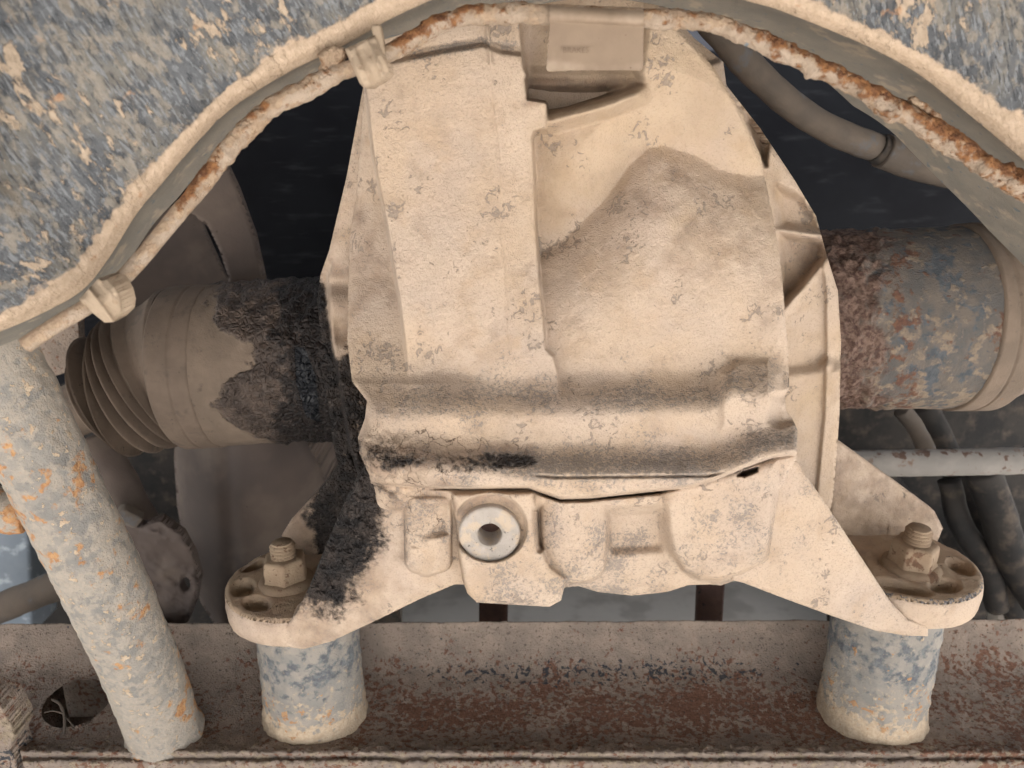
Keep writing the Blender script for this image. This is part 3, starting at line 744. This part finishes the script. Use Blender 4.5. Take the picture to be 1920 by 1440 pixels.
def r_paint(A, B, X):
    n = fbm(X, 70, 3, 41)
    return {'wear': n * .8 + .12, 'stain_shade': n * .5 - .1, 'oil': 0 * A}
make_arm('R', [(1380, 1000), (1440, 885), (1487, 857), (1496, 868), (1560, 962), (1618, 1050), (1672, 1132), (1700, 1160), (1740, 1172), (1740, 1193), (1700, 1192), (1640, 1182), (1560, 1155), (1470, 1122), (1392, 1092), (1372, 1088)],
         lambda A, B: np.interp(A, [1380, 1470, 1690, 1760], [.4085, .4085, .4150, .4165]) - 0 * B, r_paint,
         [(1556, 822), (1570, 826), (1620, 862), (1690, 912), (1752, 958), (1768, 990), (1740, 1060), (1560, 1060)], .500)
def l_paint(A, B, X):
    n = fbm(X, 70, 4, 43)
    d = line_sdf(A, B, [(682, 905), (660, 1000), (622, 1090), (600, 1150)], 0)
    oil = (1 - sstep(18, 84, d + n * 30)) * sstep(1190, 1100, B + n * 40)
    return {'wear': n * .8 + .06, 'stain_shade': .55 * (1 - sstep(60, 150, d)) + n * .4 - .05, 'oil': oil * .95}
make_arm('L', [(684, 880), (662, 910), (640, 955), (612, 1020), (590, 1076), (572, 1118), (556, 1150), (530, 1176), (530, 1212), (570, 1217), (620, 1203), (700, 1166), (790, 1122), (852, 1096), (880, 1096), (880, 960), (740, 900)],
         lambda A, B: np.interp(A, [520, 560, 640, 720, 900], [.4180, .4165, .4110, .4085, .4085]) + .0 * B, l_paint,
         [(652, 852), (630, 880), (590, 930), (540, 985), (528, 1004), (540, 1060), (660, 1060), (690, 900)], .498)

# --- drain plug
pc = P(918, 1003, .3955)
pr = [(.0071, -.020), (.0071, -.0006), (.0075, 0), (.0160, .0002), (.0172, 0), (.0178, -.0008), (.0179, -.004), (.0179, -.010)]
plug = lathe('drain_plug', pr, pc, M['plug'], diff, 72, tilt=(math.pi / 2, 0), disp=lambda X: np.stack([0 * X[..., 0], fbm(X, 260, 3, 3) * .0007, 0 * X[..., 0]], -1))
lathe('plug_socket', [(0, -.017), (.005, -.0168), (.0072, -.0165)], pc, M['strap'], plug, 32, tilt=(math.pi / 2, 0))
tag(plug, 'worn bare metal plug with a round socket')

# ------------------------------------------------------------------ studs and nuts on the pads
def make_bolt(k, u, v, label, tilt):
    (cx, cy, zt), R = PADS[k]
    c = plane_pt(u, v, zt)
    t = empty('mounting_bolt', c, label, 'bolt', 'bolts on the mounting pads')
    dd = lambda X: (np.stack([fbm(X, 240, 3, 1), fbm(X, 240, 3, 2), fbm(X, 240, 3, 3)], -1)) * .0007
    rp = lambda X: {'rust': fbm(X, 90, 3, 4) * .7}
    lathe('nut_flange', curve([(.0, .0035), (.012, .004), (.0165, .0034), (.0185, .0018), (.0190, .0), (.0192, -.002)], 24), c, M['bolt'], t, 64, disp=dd, paint=rp, tilt=tilt)
    lathe('hex_nut', [(.0, .0195), (.008, .0195), (.0122, .0192), (.0142, .0184), (.0150, .0165), (.0152, .012), (.0153, .006), (.0158, .004), (.0165, .002)], c, M['bolt'], t, 96, disp=dd, sides=6, paint=rp, tilt=tilt)
    pr = []
    z = .0185
    while z < .0265:
        pr += [(.0064, z), (.0066, z + .0003), (.0086, z + .0010), (.0086, z + .0013), (.0066, z + .0021), (.0064, z + .0024)]; z += .0026
    pr += [(.0074, z + .0004), (.0066, z + .0012), (.0, z + .0014)]
    lathe('threaded_stud', pr, c, M['bolt'], t, 40, disp=lambda X: dd(X) * .4, paint=lambda X: {'rust': .04 + 0 * X[..., 0]}, tilt=tilt)
    return t
make_bolt('L', 538, 1090, 'rusty stud and flanged nut on the oily pad at left', (-.05, -.04))
make_bolt('R', 1708, 1062, 'sand-dusted stud and flanged nut on the pad at right', (.02, .03))

# ------------------------------------------------------------------ drive shafts
def shaft_disp(amp, sc, seed): return lambda X, s: fbm(X, sc, 4, seed) * amp
ls = empty('drive_shaft', P(460, 690, .58), 'brown ribbed rubber boot and oil-blackened joint cup of the drive shaft at left', 'drive shaft', 'drive shafts')
def ax(u, v, y, k=.892): return P(960 + (u - 960) * k, v, y)      # axis point whose near side shows at u
cupc = [ax(680, 668, .570), ax(600, 672, .570), ax(480, 678, .570), ax(345, 686, .570)]
cl = curve(cupc, 150)
cr = np.interp(np.linspace(0, 1, 150), [0, .2, .5, .95, 1], [.0600, .0606, .0612, .0622, .0622])
def lcup_paint(X, s):
    u, v = proj(X); n = fbm(X, 60, 4, 3); n2 = fbm(X, 20, 2, 8)
    e = np.interp(v, [500, 560, 600, 640, 690, 720, 760, 800, 850], [440, 395, 400, 455, 480, 405, 395, 445, 560]) + n * 55
    oil = sstep(-22, 30, u - e)
    wet = inside(poly_sdf(u, v, [(552, 650), (572, 652), (590, 700), (600, 790), (576, 782), (556, 720)]), 4)
    return {'oil': oil * .8, 'wet': wet * .9, 'tar': sstep(470, 610, u + n * 40), 'bare': .3 * n - .05}
sweep('joint_cup', cl, cr, M['cup'], ls, 160, disp=lambda X, s: lcup_paint(X, s)['oil'] * (.0016 + fbm(X, 170, 3, 4) * .005) + fbm(X, 200, 3, 2) * .0005, paint=lcup_paint)
sweep('clamp_band', curve([ax(352, 686, .570), ax(325, 687, .570), ax(298, 688, .570), ax(268, 690, .570)], 40), np.interp(np.linspace(0, 1, 40), [0, .04, .08, .42, .46, .50, .96, 1], [.0612, .0628, .0630, .0630, .0624, .0632, .0630, .0612]), M['boot'], ls, 96, disp=shaft_disp(.0004, 90, 3))
bc = curve([ax(275, 687, .570), ax(250, 692, .569, .895), ax(230, 701, .568, .90), ax(212, 711, .567, .905), ax(195, 721, .566, .91), ax(178, 731, .565, .92), ax(160, 740, .564, .94), ax(85, 776, .560, .955)], 170)
fs = np.linspace(0, 1, 170)
env = np.interp(fs, [0, .12, .3, .5, .68, .76, .80, 1], [.0605, .0605, .0565, .0510, .0435, .034, .0215, .0205])
fold = np.interp(fs, [0, .05, .10, .14, .19, .235, .28, .325, .37, .415, .46, .505, .55, .595, .64, .69, .74, .78, .82, 1], [0, 0, -.006, -.008, .0005, -.009, .0010, -.011, .0015, -.013, .002, -.015, .003, -.017, .004, -.012, .001, 0, 0, 0])
sweep('rubber_boot', bc, env + fold, M['boot'], ls, 96, disp=shaft_disp(.0006, 60, 7), paint=lambda X, s: {'bare': sstep(.76, .8, s) * .1 + fbm(X, 30, 3, 3) * .5})

rs = empty('drive_shaft', P(1740, 605, .58), 'blue-grey rusted joint cup of the drive shaft at right, scaly beside the housing', 'drive shaft', 'drive shafts')
cl = curve([ax(1500, 600, .565, .88), ax(1600, 600, .565, .88), ax(1740, 600, .565, .88), ax(1895, 597, .565, .88)], 170)
tt = np.linspace(0, 1, 170)
cr = np.interp(tt, [0, .14, .2, .27, .30, .36, 1], [.058, .060, .0655, .0665, .0660, .0665, .0680])
def rcup_paint(X, s):
    u, v = proj(X); n = fbm(X, 50, 4, 3)
    return {'scale': sstep(1710, 1600, u + n * 60) * .62 - .12, 'rust': .28 * np.exp(-((u - 1690) / 40) ** 2) + .30 * sstep(1830, 1890, u) + n * .2 - .04, 'dust': .22 * sstep(690, 770, v) + n * .15 + .12 * np.exp(-((v - 640) / 40) ** 2) - .04,
            'bare': .16 * inside(np.abs(u - 1760) - 70, 60) - .12}
sweep('joint_cup', cl, cr, M['rustcup'], rs, 160, disp=lambda X, s: fbm(X, 120, 4, 5) * (.001 + .0045 * sstep(1680, 1640, proj(X)[0])), paint=rcup_paint)
sweep('clamp_band', curve([ax(1885, 597, .565, .88), ax(1905, 597, .565, .88), ax(1930, 596, .565, .88), ax(1970, 596, .565, .88)], 40), np.interp(np.linspace(0, 1, 40), [0, .05, .35, .4, .45, .95, 1], [.0680, .0698, .0700, .069, .0702, .0700, .068]), M['cup'], rs, 96, paint=lambda X, s: {'bare': 0 * s - .2, 'oil': 0 * s, 'wet': 0 * s})
sweep('rubber_boot', curve([ax(1960, 596, .565, .88), ax(2000, 596, .565, .88), ax(2090, 598, .565, .88)], 30), np.linspace(.0685, .05, 30), M['boot'], rs, 64)

# ------------------------------------------------------------------ upper crossmember with its arched cut-out
EDGE = [(-120, 668, .322), (-40, 638, .328), (0, 622, .331), (70, 592, .337), (151, 547, .344), (202, 487, .350), (257, 400, .357), (303, 345, .361), (367, 270, .366), (436, 202, .371), (537, 138, .375), (642, 86, .378), (720, 42, .380), (800, 4, .382), (900, -36, .384), (1010, -62, .385), (1120, -70, .386), (1240, -52, .386), (1330, -22, .386), (1398, 1, .386), (1460, 19, .385), (1569, 62, .384), (1647, 97, .383), (1725, 141, .381), (1802, 203, .379), (1920, 302, .375), (2020, 400, .372)]
EC = curve(EDGE, 700)
eu, ev, ey = EC.T
el = np.concatenate([[0], np.cumsum(np.hypot(np.diff(eu), np.diff(ev)))])
dU, dV = np.gradient(eu), np.gradient(ev)
# average the normal so that the sheet fans out evenly
kk = np.ones(61) / 61
sm = lambda a: np.convolve(np.pad(a, 30, 'edge'), kk, 'valid')
dU, dV = sm(dU), sm(dV)
nl = np.hypot(dU, dV); nu, nv = dV / nl, -dU / nl
innw = np.interp(eu, [-100, 100, 300, 500, 640, 760, 1000, 1300, 1400, 1560, 1650, 1750, 1850, 1950], [24, 26, 40, 36, 14, 40, 70, 60, 60, 84, 112, 118, 130, 140])
outw = .8 * np.interp(eu, [-100, 0, 200, 400, 640, 1200, 1400, 1500, 1700, 1800, 1920], [46, 42, 58, 46, 62, 70, 60, 54, 52, 66, 78])
def xm(A, B):
    """A: length along the edge; B: -1..0 inner return, 0..1 dusty lip, above: outer sheet (hundreds of pixels)"""
    g = lambda a: np.interp(A, el, a)
    Bp = np.maximum(B, 0)
    n = np.where(B < 0, B * g(innw), np.where(B < 1, B * g(outw), g(outw) + (B - 1) * 100))
    y = g(ey)
    depth = np.interp(g(eu), [0, 500, 760, 1300, 1500, 2000], [.030, .030, .030, .05, .075, .085])
    Y = np.where(B < 0, y + depth * np.abs(B) ** 1.05, y - .006 * np.sin(np.clip(Bp, 0, 1) * math.pi / 2) - .030 * (1 - np.exp(-np.maximum(B - 1, 0) / 2.2)))
    return g(eu) + n * g(nu), g(ev) + n * g(nv), Y
upx = empty('upper_crossmember', P(960, -60, .40), 'slate blue painted crossmember arching over the top, scraped and edged with dry mud', 'crossmember')
def xm_pos(A, B, S):
    u, v, Y = xm(A, B)
    p = P(u, v, Y)
    lip = np.exp(-((B - .45) / .42) ** 2)
    Y = Y - lip * (.0014 + fbm(p, 110, 3, 6) * .0006) + fbm(p, 240, 3, 7) * .0007 - .0014 * np.clip(fbm(p, 60, 4, 9) - .08, 0, 1) * (B > 1) * 2
    return P(u, v, Y)
def xm_paint(A, B, X):
    n = fbm(X, 90, 4, 15)
    lip = inside(np.abs(B - .40) - .50 - n * .30, .28)
    u, v = proj(X)
    return {'lip': lip, 'dust': .035 + .04 * n + .10 * sstep(1500, 1850, u) * sstep(200, 0, v) + .05 * sstep(500, 100, u), 'rust': .0 * A + .05 * n}
relief('crossmember_shell', lambda A, B: np.maximum(np.maximum(1 - A, A - el[-1] + 1) * .02, np.maximum(-B - .0, B - 9.5)), (0, -.06, el[-1], 9.6), 1.0, None, None) if False else None
def grid_surface(name, As, Bs, pos, mat, parent, paint=None):
    A, B = np.meshgrid(As, Bs, indexing='ij')
    X = pos(A, B, None)
    I = np.arange(A.size).reshape(A.shape)
    Fc = np.stack([I[:-1, :-1], I[1:, :-1], I[1:, 1:], I[:-1, 1:]], -1).reshape(-1, 4)
    at = {k: np.broadcast_to(a, A.shape).reshape(-1) for k, a in paint(A, B, X).items()} if paint else None
    return mesh(name, X.reshape(-1, 3).tolist(), Fc.tolist(), mat, parent, at)
As = np.linspace(0, el[-1], 900)
grid_surface('crossmember_shell', As, np.concatenate([np.linspace(-.02, 1.0, 26), 1 + np.linspace(.04, 8.5, 150)]), xm_pos, M['blue'], upx, xm_paint)
grid_surface('arch_return', As[::2], np.linspace(-1, -.0, 40), xm_pos, M['greypanel'], upx)

# ------------------------------------------------------------------ brake line
BL = [(48, 647, .318), (85, 622, .320), (120, 600, .322), (160, 577, .325), (200, 550, .329), (235, 517, .334), (270, 478, .339), (330, 405, .347), (390, 333, .353), (450, 258, .359), (510, 203, .364), (570, 168, .367), (640, 135, .369), (700, 112, .371), (760, 84, .373), (815, 50, .375), (870, 30, .376), (950, 25, .377), (1030, 27, .377), (1120, 31, .377), (1210, 36, .377), (1290, 38, .377), (1350, 50, .376), (1420, 76, .375), (1500, 112, .374), (1580, 150, .372), (1650, 186, .370), (1720, 227, .367), (1790, 272, .364), (1860, 318, .361), (1930, 362, .358), (1990, 405, .356)]
bp = curve([P(*q) for q in BL], 900)
bu, bv = proj(bp)
brad = .80 * np.interp(bu, [40, 230, 330, 420, 560, 640, 760, 950, 1300, 1600, 1760, 1990], [.0043, .0043, .0045, .0054, .0054, .0048, .0048, .0054, .0050, .0052, .0062, .0058])
def bl_rust(u, n):
    return np.interp(u, [40, 320, 345, 385, 420, 470, 520, 600, 700, 735, 760, 830, 870, 930, 1010, 1040, 1220, 1300, 1420, 1450, 1500, 1640, 1700, 1800, 1920], [-.3, -.25, .30, .28, .0, .16, -.02, .0, -.12, .05, .34, .30, .18, .10, .02, -.1, -.1, .0, .08, .26, .22, .30, .18, .28, .30])
def bl_paint(X, s):
    u, v = proj(X); n = fbm(X, 70, 3, 3)
    c = np.interp(u, bu, bv)
    topside = sstep(6, -14, v - c)
    return {'rust': bl_rust(u, n) * (.55 + .75 * topside) + .10 * topside - .05 * (1 - topside), 'tan': topside * .22 + n * .3, 'bare': .28 * np.exp(-((u - 1400) / 70) ** 2) * (1 - topside) + .3 * np.exp(-((u - 815) / 16) ** 2) - .1}
def bl_disp(X, s):
    u, v = proj(X)
    rough = sstep(300, 420, u) * (1 - .8 * inside(np.abs(u - 1110) - 90, 25)) * (1 - .7 * inside(np.abs(u - 720) - 30, 20)) + .08
    spur = np.clip(fbm(X, 150, 3, 33) - .16, 0, 1) * .006 * sstep(1400, 1600, u)
    return rough * (fbm(X, 160, 4, 30) * .0018 + np.clip(fbm(X, 420, 3, 36), 0, 1) * .0008) + spur
bline = empty('brake_line', P(1120, 31, .377), 'thin rust-flaked metal brake line running along the arch', 'brake line')
sweep('pipe', bp, brad, M['pipe'], bline, 40, disp=bl_disp, paint=bl_paint)
def flake(px, y, seed):
    px = np.array(px, float)
    relief('rust_flake', lambda A, B: poly_sdf(A, B, px), (px[:, 0].min() - 3, px[:, 1].min() - 3, px[:, 0].max() + 3, px[:, 1].max() + 3), 1.6,
           lambda A, B, S: P(A, B, y + fbm(P(A, B, .36), 220, 3, seed) * .003 + rnd_edge(S, 6) * .0004), M['pipe'], bline, skirt=(0, .0025, 0), paint=lambda A, B, X: {'rust': .05 + 0 * A, 'tan': .45 + 0 * A, 'bare': 0 * A - .3})
flake([(594, 102), (606, 92), (628, 84), (645, 90), (650, 106), (638, 120), (622, 126), (600, 138), (596, 128), (602, 118)], .3665, 3)
flake([(1706, 182), (1716, 180), (1728, 190), (1740, 194), (1752, 208), (1764, 214), (1768, 224), (1750, 222), (1726, 206), (1708, 194)], .3655, 9)
flake([(1852, 326), (1862, 330), (1876, 340), (1884, 350), (1868, 344), (1856, 338)], .3570, 12)

# tag folded over the line
def tag_y(A, B):
    c = np.interp(A, bu, bv)
    t = np.clip((B - c) / 19.0, -1, 1)
    Yr = .3775 - .0066 * np.sqrt(np.maximum(0.02, 1 - t ** 2))
    fl = .3732 + .000016 * (B - 50) + .0008 * np.sin((A - 1030) / 60.0)
    return np.where(B < c, Yr, np.where(B < c + 14, np.minimum(Yr, fl), fl))
tagp = [(1029, 8), (1208, 14), (1207, 50), (1206, 128), (1202, 132), (1120, 132), (1028, 134), (1024, 130), (1031, 50)]
tg = empty('label_tag', P(1118, 60, .374), 'tan paper tag folded over the rusty brake line, faint worn lettering', 'tag')
relief('tag_flap', lambda A, B: poly_sdf(A, B, tagp), (1020, 4, 1212, 138), 1.6, lambda A, B, S: P(A, B, tag_y(A, B)), M['tag'], tg, skirt=(0, .0005, 0), paint=lambda A, B, X: {'dust': .55 * sstep(104, 126, B) + .4 * sstep(50, 38, B)})
fc = bpy.data.curves.new('faded_text', 'FONT'); fc.body = 'BRAKES'; fc.size = .0034; fc.extrude = .00004
fo = bpy.data.objects.new('faded_text', fc)
COL.objects.link(fo)
dg = bpy.context.evaluated_depsgraph_get()
tm = bpy.data.meshes.new_from_object(fo.evaluated_get(dg))
bpy.data.objects.remove(fo)
_p = P(1055, 99, .3728)
tm.transform(Matrix.Translation(Vector(_p)) @ Matrix.Rotation(math.pi / 2, 4, 'X'))
link('faded_text', tm, M['tagink'], tg, False)

# clips that hold the line
def clip(poly, yc, axis_a, axis_b, label, ribs, seed):
    poly = np.array(poly, float)
    c = poly.mean(0)
    t = empty('line_clip', P(c[0], c[1], yc), label, 'clip', 'clips on the brake line')
    d = np.array(axis_b, float) - np.array(axis_a, float); L = np.hypot(*d); d /= L
    nrm = np.array([-d[1], d[0]])
    def pos(A, B, S):
        q = (A - c[0]) * d[0] + (B - c[1]) * d[1]; w = (A - c[0]) * nrm[0] + (B - c[1]) * nrm[1]
        Y = yc - .0035 * np.exp(-(q / 26.0) ** 2) + rnd_edge(S, 9) * .00045
        for r, a in ribs: Y = Y - a * np.exp(-((w - r) / 5.0) ** 2)
        Y += fbm(P(A, B, yc), 210, 3, seed) * .0016
        return P(A, B, Y)
    relief('clip_body', lambda A, B: poly_sdf(A, B, poly), (poly[:, 0].min() - 3, poly[:, 1].min() - 3, poly[:, 0].max() + 3, poly[:, 1].max() + 3), 1.5, pos, M['clip'], t, skirt=(0, .012, 0))
    return t
c2 = clip([(646, 92), (664, 84), (704, 64), (714, 92), (728, 118), (732, 136), (724, 146), (694, 164), (682, 164), (674, 156), (660, 124)], .3635, (672, 76), (705, 150), 'mud-caked clip gripping the brake line beside the oily column top', [(-14, .0022), (8, -.0018)], 3)
o = quad_plate('clip_strap', [(694, 46), (712, 44), (722, 104), (706, 110)], .3660, .008, M['clip'], c2, .0015)
c1 = clip([(148, 561), (160, 548), (184, 522), (206, 520), (224, 548), (230, 570), (228, 588), (212, 604), (196, 605), (170, 584)], .3180, (168, 540), (212, 600), 'smooth tan clip near the free end of the brake line', [(10, .0028), (-16, .0010)], 5)

# ------------------------------------------------------------------ diagonal strut at left
st = empty('diagonal_strut', P(315, 1385, .43), 'chipped grey tube with rust spots slanting down to the crossmember at left', 'strut')
sp = curve([P(-75, 540, .388), P(-20, 655, .389), P(95, 890, .393), P(197, 1100, .402), P(268, 1260, .424), P(310, 1374, .440)], 260)
srd = np.interp(np.linspace(0, 1, 260), [0, .5, .9, 1], [.0215, .0232, .0240, .0242])
def st_paint(X, s):
    u, v = proj(X); n = fbm(X, 40, 3, 12)
    c = np.interp(v, proj(sp)[1], proj(sp)[0])
    return {'rust': .20 * np.exp(-((v - 930) / 90) ** 2) + .25 * sstep(1180, 1330, v) * sstep(0, 40, u - c) + n * .25 - .03, 'dust': .16 * np.exp(-((v - 660) / 60) ** 2) + n * .2 + .18 * sstep(1240, 1340, v) + .12 * sstep(30, 75, np.abs(u - c))}
sweep('tube', sp, srd, M['tube'], st, 96, disp=lambda X, s: fbm(X, 150, 4, 5) * .0012 + .0022 * sstep(.975, 1, s), paint=st_paint)
sweep('side_stub', curve([P(52, 962, .392), P(10, 956, .390), P(-60, 948, .385)], 40), np.interp(np.linspace(0, 1, 40), [0, .2, .5, 1], [.0115, .0130, .0128, .0128]), M['tube'], st, 48, disp=lambda X, s: fbm(X, 150, 4, 6) * .001, paint=lambda X, s: {'rust': .18 + fbm(X, 60, 3, 3) * .4, 'dust': .25 + 0 * s})

# ------------------------------------------------------------------ things behind
# big brown shell behind the left shaft
tk = empty('exhaust_silencer', P(450, 1000, .68), 'large brown rounded shell in shade below the left drive shaft', 'silencer')
SH = [(330, 780), (326, 860), (332, 950), (348, 1040), (376, 1130), (420, 1200), (600, 1200), (640, 1000), (606, 880), (560, 800)]
def sh_pos(A, B, S):
    t = np.clip((A - 330) / 270.0, 0, 1)
    Y = .66 - .055 * np.sin(np.pi * np.clip(t * .9 + .05, 0, 1)) + .016 * np.exp(-((A - 428 - (B - 900) * .05) / 16.0) ** 2) * .4 + rnd_edge(S, 20) * .0009
    return P(A, B, Y)
relief('silencer_shell', lambda A, B: poly_sdf(A, B, SH), (320, 770, 650, 1206), 4, sh_pos, M['brown'], tk, skirt=(0, .12, 0))
# curved shield above the left shaft
hs = empty('heat_shield', P(440, 430, .70), 'grey curved shield with a thin bright edge above the left drive shaft', 'shield')
relief('shield_face', lambda A, B: poly_sdf(A, B, [(350, 250), (412, 280), (446, 352), (478, 440), (504, 560), (430, 560), (428, 520), (412, 470), (390, 424), (352, 396)]), (340, 240, 512, 566), 4, lambda A, B, S: P(A, B, .66 + .00012 * (A - 400) + rnd_edge(S, 5) * .0005), M['brown'], hs, skirt=(0, .006, 0))
relief('shield_inner', lambda A, B: poly_sdf(A, B, [(215, 500), (300, 390), (360, 380), (440, 560), (260, 580)]), (205, 370, 450, 590), 4, lambda A, B, S: P(A, B, .70 + .00035 * (A - 230)), M['brown'], hs, skirt=(0, .006, 0))
# tan panel glimpsed right of the shell
pn = quad_plate('tan_baffle', [(540, 790), (660, 790), (660, 930), (590, 930)], .74, .01, M['palegrey'], None)
tag(pn, 'small pale tan panel glimpsed between the brown shell and the oily arm', 'panel')
# rusty suspension bracket
bk = empty('suspension_bracket', P(300, 1080, .56), 'rust-brown bolted bracket in shade behind the diagonal strut', 'bracket')
BR = [(180, 960), (235, 968), (262, 985), (300, 972), (340, 1000), (362, 1040), (374, 1085), (366, 1130), (350, 1170), (335, 1192), (250, 1200), (180, 1120)]
relief('bracket_face', lambda A, B: np.maximum(poly_sdf(A, B, BR), -(np.hypot((A - 348) / .62, B - 1096) - 14)), (170, 950, 384, 1206), 3, lambda A, B, S: P(A, B, .545 - .018 * sstep(1050, 1000, B - (A - 300) * .3) + fbm(P(A, B, .54), 90, 3, 4) * .006 + rnd_edge(S, 8) * .0005), M['brown'], bk, skirt=(0, .008, 0), paint=lambda A, B, X: {'rust': 0 * A - .1, 'bare': .05 + .4 * inside(poly_sdf(A, B, [(270, 1040), (330, 1030), (320, 1090), (280, 1110)]), 14), 'dust': -.1 + .3 * sstep(1040, 1120, B) * sstep(320, 350, A)})
bx = P(258, 975, .53)
lathe('bracket_bolt', [(0, .016), (.006, .016), (.0075, .0145), (.0078, .004), (.0078, 0)], bx, M['hose'], bk, 48, sides=6, tilt=(.5, -.6))
sweep('bracket_arm', curve([P(175, 830, .60), P(215, 900, .585), P(260, 985, .57), P(300, 1080, .56)], 40), .017, M['brown'], bk, 32, disp=shaft_disp(.003, 40, 5))
# rusty plate behind the strut top
qp = quad_plate('rusty_plate', [(40, 560), (145, 570), (150, 690), (60, 720)], .60, .01, M['beam'], None)
tag(qp, 'rust-spotted plate in shade behind the free end of the brake line', 'plate')
# pale blue panel at the left edge and its strap
pb = quad_plate('bumper_panel', [(-90, 985), (52, 960), (60, 1192), (-90, 1192)], .70, .05, M['paleblue'], None, .004)
tag(pb, 'pale blue plastic panel at the left edge behind the strut', 'panel')
cs = sweep('curved_bar', curve([P(-60, 1165, .60), P(30, 1128, .60), P(110, 1098, .60), P(200, 1080, .60), P(280, 1075, .60)], 60), .0135, M['hose'], None, 32, disp=shaft_disp(.0015, 60, 4))
tag(cs, 'curved dusty brown bar crossing behind the diagonal strut', 'bar')
# rusty hangers and a bracket seen over the ground beyond the beam
for px, lab in (([(898, 1040), (955, 1040), (950, 1240), (898, 1240)], 'dark rusty hanger hanging below the plug block behind the beam'), ([(1312, 1040), (1364, 1040), (1352, 1240), (1304, 1240)], 'dark rusty hanger behind the beam under the broad right boss')):
    h = quad_plate('rusty_hanger', px, .60, .012, M['strap'], None, .003)
    tag(h, lab, 'hanger', 'hangers behind the lower beam')
h = quad_plate('small_bracket', [(690, 1100), (752, 1100), (752, 1215), (690, 1215)], .59, .01, M['tube'], None)
tag(h, 'pale rust-spotted bracket end between the left post and the housing', 'bracket')
# right: rod and clutter in the shade
rod = empty('tie_rod', P(1780, 868, .62), 'round grey tie rod in shade below the right drive shaft', 'rod')
rodm = sweep('rod_shaft', curve([P(1540, 870, .62), P(1780, 867, .62), P(1990, 862, .62)], 60), .0118, M['rodgrey'], rod, 48, disp=shaft_disp(.0006, 120, 3), paint=lambda X, s: {'rust': .22 * sstep(870, 850, proj(X)[1]) + 0 * s})
HOSES = [([(1640, 880, .70), (1700, 960, .70), (1760, 1060, .71), (1800, 1190, .72)], .014, 'dark', 'black hose slanting down just right of the pad webs'),
         ([(1730, 760, .72), (1765, 830, .71), (1800, 900, .70), (1850, 1020, .70), (1920, 1180, .70)], .013, 'dark', 'dark brown hose running down behind the tie rod at right'),
         ([(1840, 880, .66), (1870, 960, .66), (1900, 1050, .66), (1960, 1150, .66)], .016, 'dark', 'thick dark hose at the right edge below the tie rod'),
         ([(1690, 770, .68), (1715, 800, .68), (1740, 850, .68)], .008, 'hose', 'thin dusty pipe above the tie rod'),
         ([(1780, 900, .69), (1800, 980, .68), (1850, 1060, .67), (1870, 1140, .67)], .011, 'dark', 'thin sooty hose beside the right pad')]
for pts, r, m, lab in HOSES:
    h = sweep('hose', curve([P(*q) for q in pts], 60), r, M[m], None, 24, disp=shaft_disp(.0015, 50, 3))
    tag(h, lab, 'hose', 'hoses behind the right pad')
gp = quad_plate('grey_panel', [(1880, 1040), (2010, 1000), (2010, 1180), (1870, 1180)], .72, .02, M['palegrey'], None)
tag(gp, 'grey panel at the right edge just over the lower beam', 'panel')
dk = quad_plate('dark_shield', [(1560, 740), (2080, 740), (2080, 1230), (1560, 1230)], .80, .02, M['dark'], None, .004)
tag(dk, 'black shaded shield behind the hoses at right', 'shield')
dl_ = quad_plate('dark_liner', [(-160, 520), (720, 520), (720, 1260), (-160, 1260)], .82, .02, M['dark'], None, .004)
tag(dl_, 'black liner in deep shade behind the left drive shaft', 'liner')
# conduit at upper right
cd = empty('conduit', P(1640, 290, .60), 'dusty brown conduit with a dark joint under the arch at right', 'conduit')
c1p = curve([P(1290, -20, .54), P(1340, 50, .55), P(1400, 120, .56), P(1480, 195, .57), P(1560, 245, .58), P(1645, 278, .59)], 80)
sweep('front_hose', c1p, .0098, M['hose'], cd, 32, disp=shaft_disp(.0014, 50, 4))
sweep('joint_ring', curve([P(1642, 276, .589), P(1650, 281, .59), P(1656, 284, .591)], 6), .0106, M['dark'], cd, 32)
sweep('rear_sleeve', curve([P(1655, 283, .59), P(1740, 312, .595), P(1850, 330, .60), P(1990, 335, .60)], 60), .0125, M['hose'], cd, 32, disp=shaft_disp(.001, 50, 6))
# corner lug at lower left
lg = empty('corner_lug', P(10, 1400, .40), 'pale rusty lug in the lower left corner beside the beam end', 'lug')
relief('lug_face', lambda A, B: poly_sdf(A, B, [(-60, 1300), (0, 1318), (14, 1340), (26, 1362), (30, 1380), (20, 1400), (34, 1440), (30, 1470), (-60, 1470)]), (-66, 1294, 40, 1476), 2.5, lambda A, B, S: P(A, B, .405 + .00012 * (B - 1340) + fbm(P(A, B, .4), 120, 3, 5) * .006 + rnd_edge(S, 8) * .0004), M['beam'], lg, skirt=(0, .02, 0), paint=lambda A, B, X: {'dust': .3 * inside(np.abs(B - 1365) - 25, 8), 'rust': 0 * A, 'bare': .3 * sstep(1395, 1410, B)})

# dry twig caught in the oval hole of the beam
tw = empty('dry_twig', P(110, 1330, .455), 'thin dry twig caught in the oval hole of the rusty beam', 'twig')
sweep('stem', curve([P(98, 1312, .462), P(112, 1320, .456), P(120, 1340, .450), P(121, 1362, .444), P(119, 1382, .440)], 30), .0009, M['hose'], tw, 10, disp=lambda X, s: fbm(X, 300, 2, 3) * .0006)
sweep('side_stem', curve([P(84, 1336, .452), P(100, 1333, .451), P(118, 1338, .450)], 16), .0005, M['hose'], tw, 8)
sweep('side_stem', curve([P(120, 1342, .450), P(128, 1350, .449), P(138, 1362, .446)], 16), .0005, M['hose'], tw, 8)
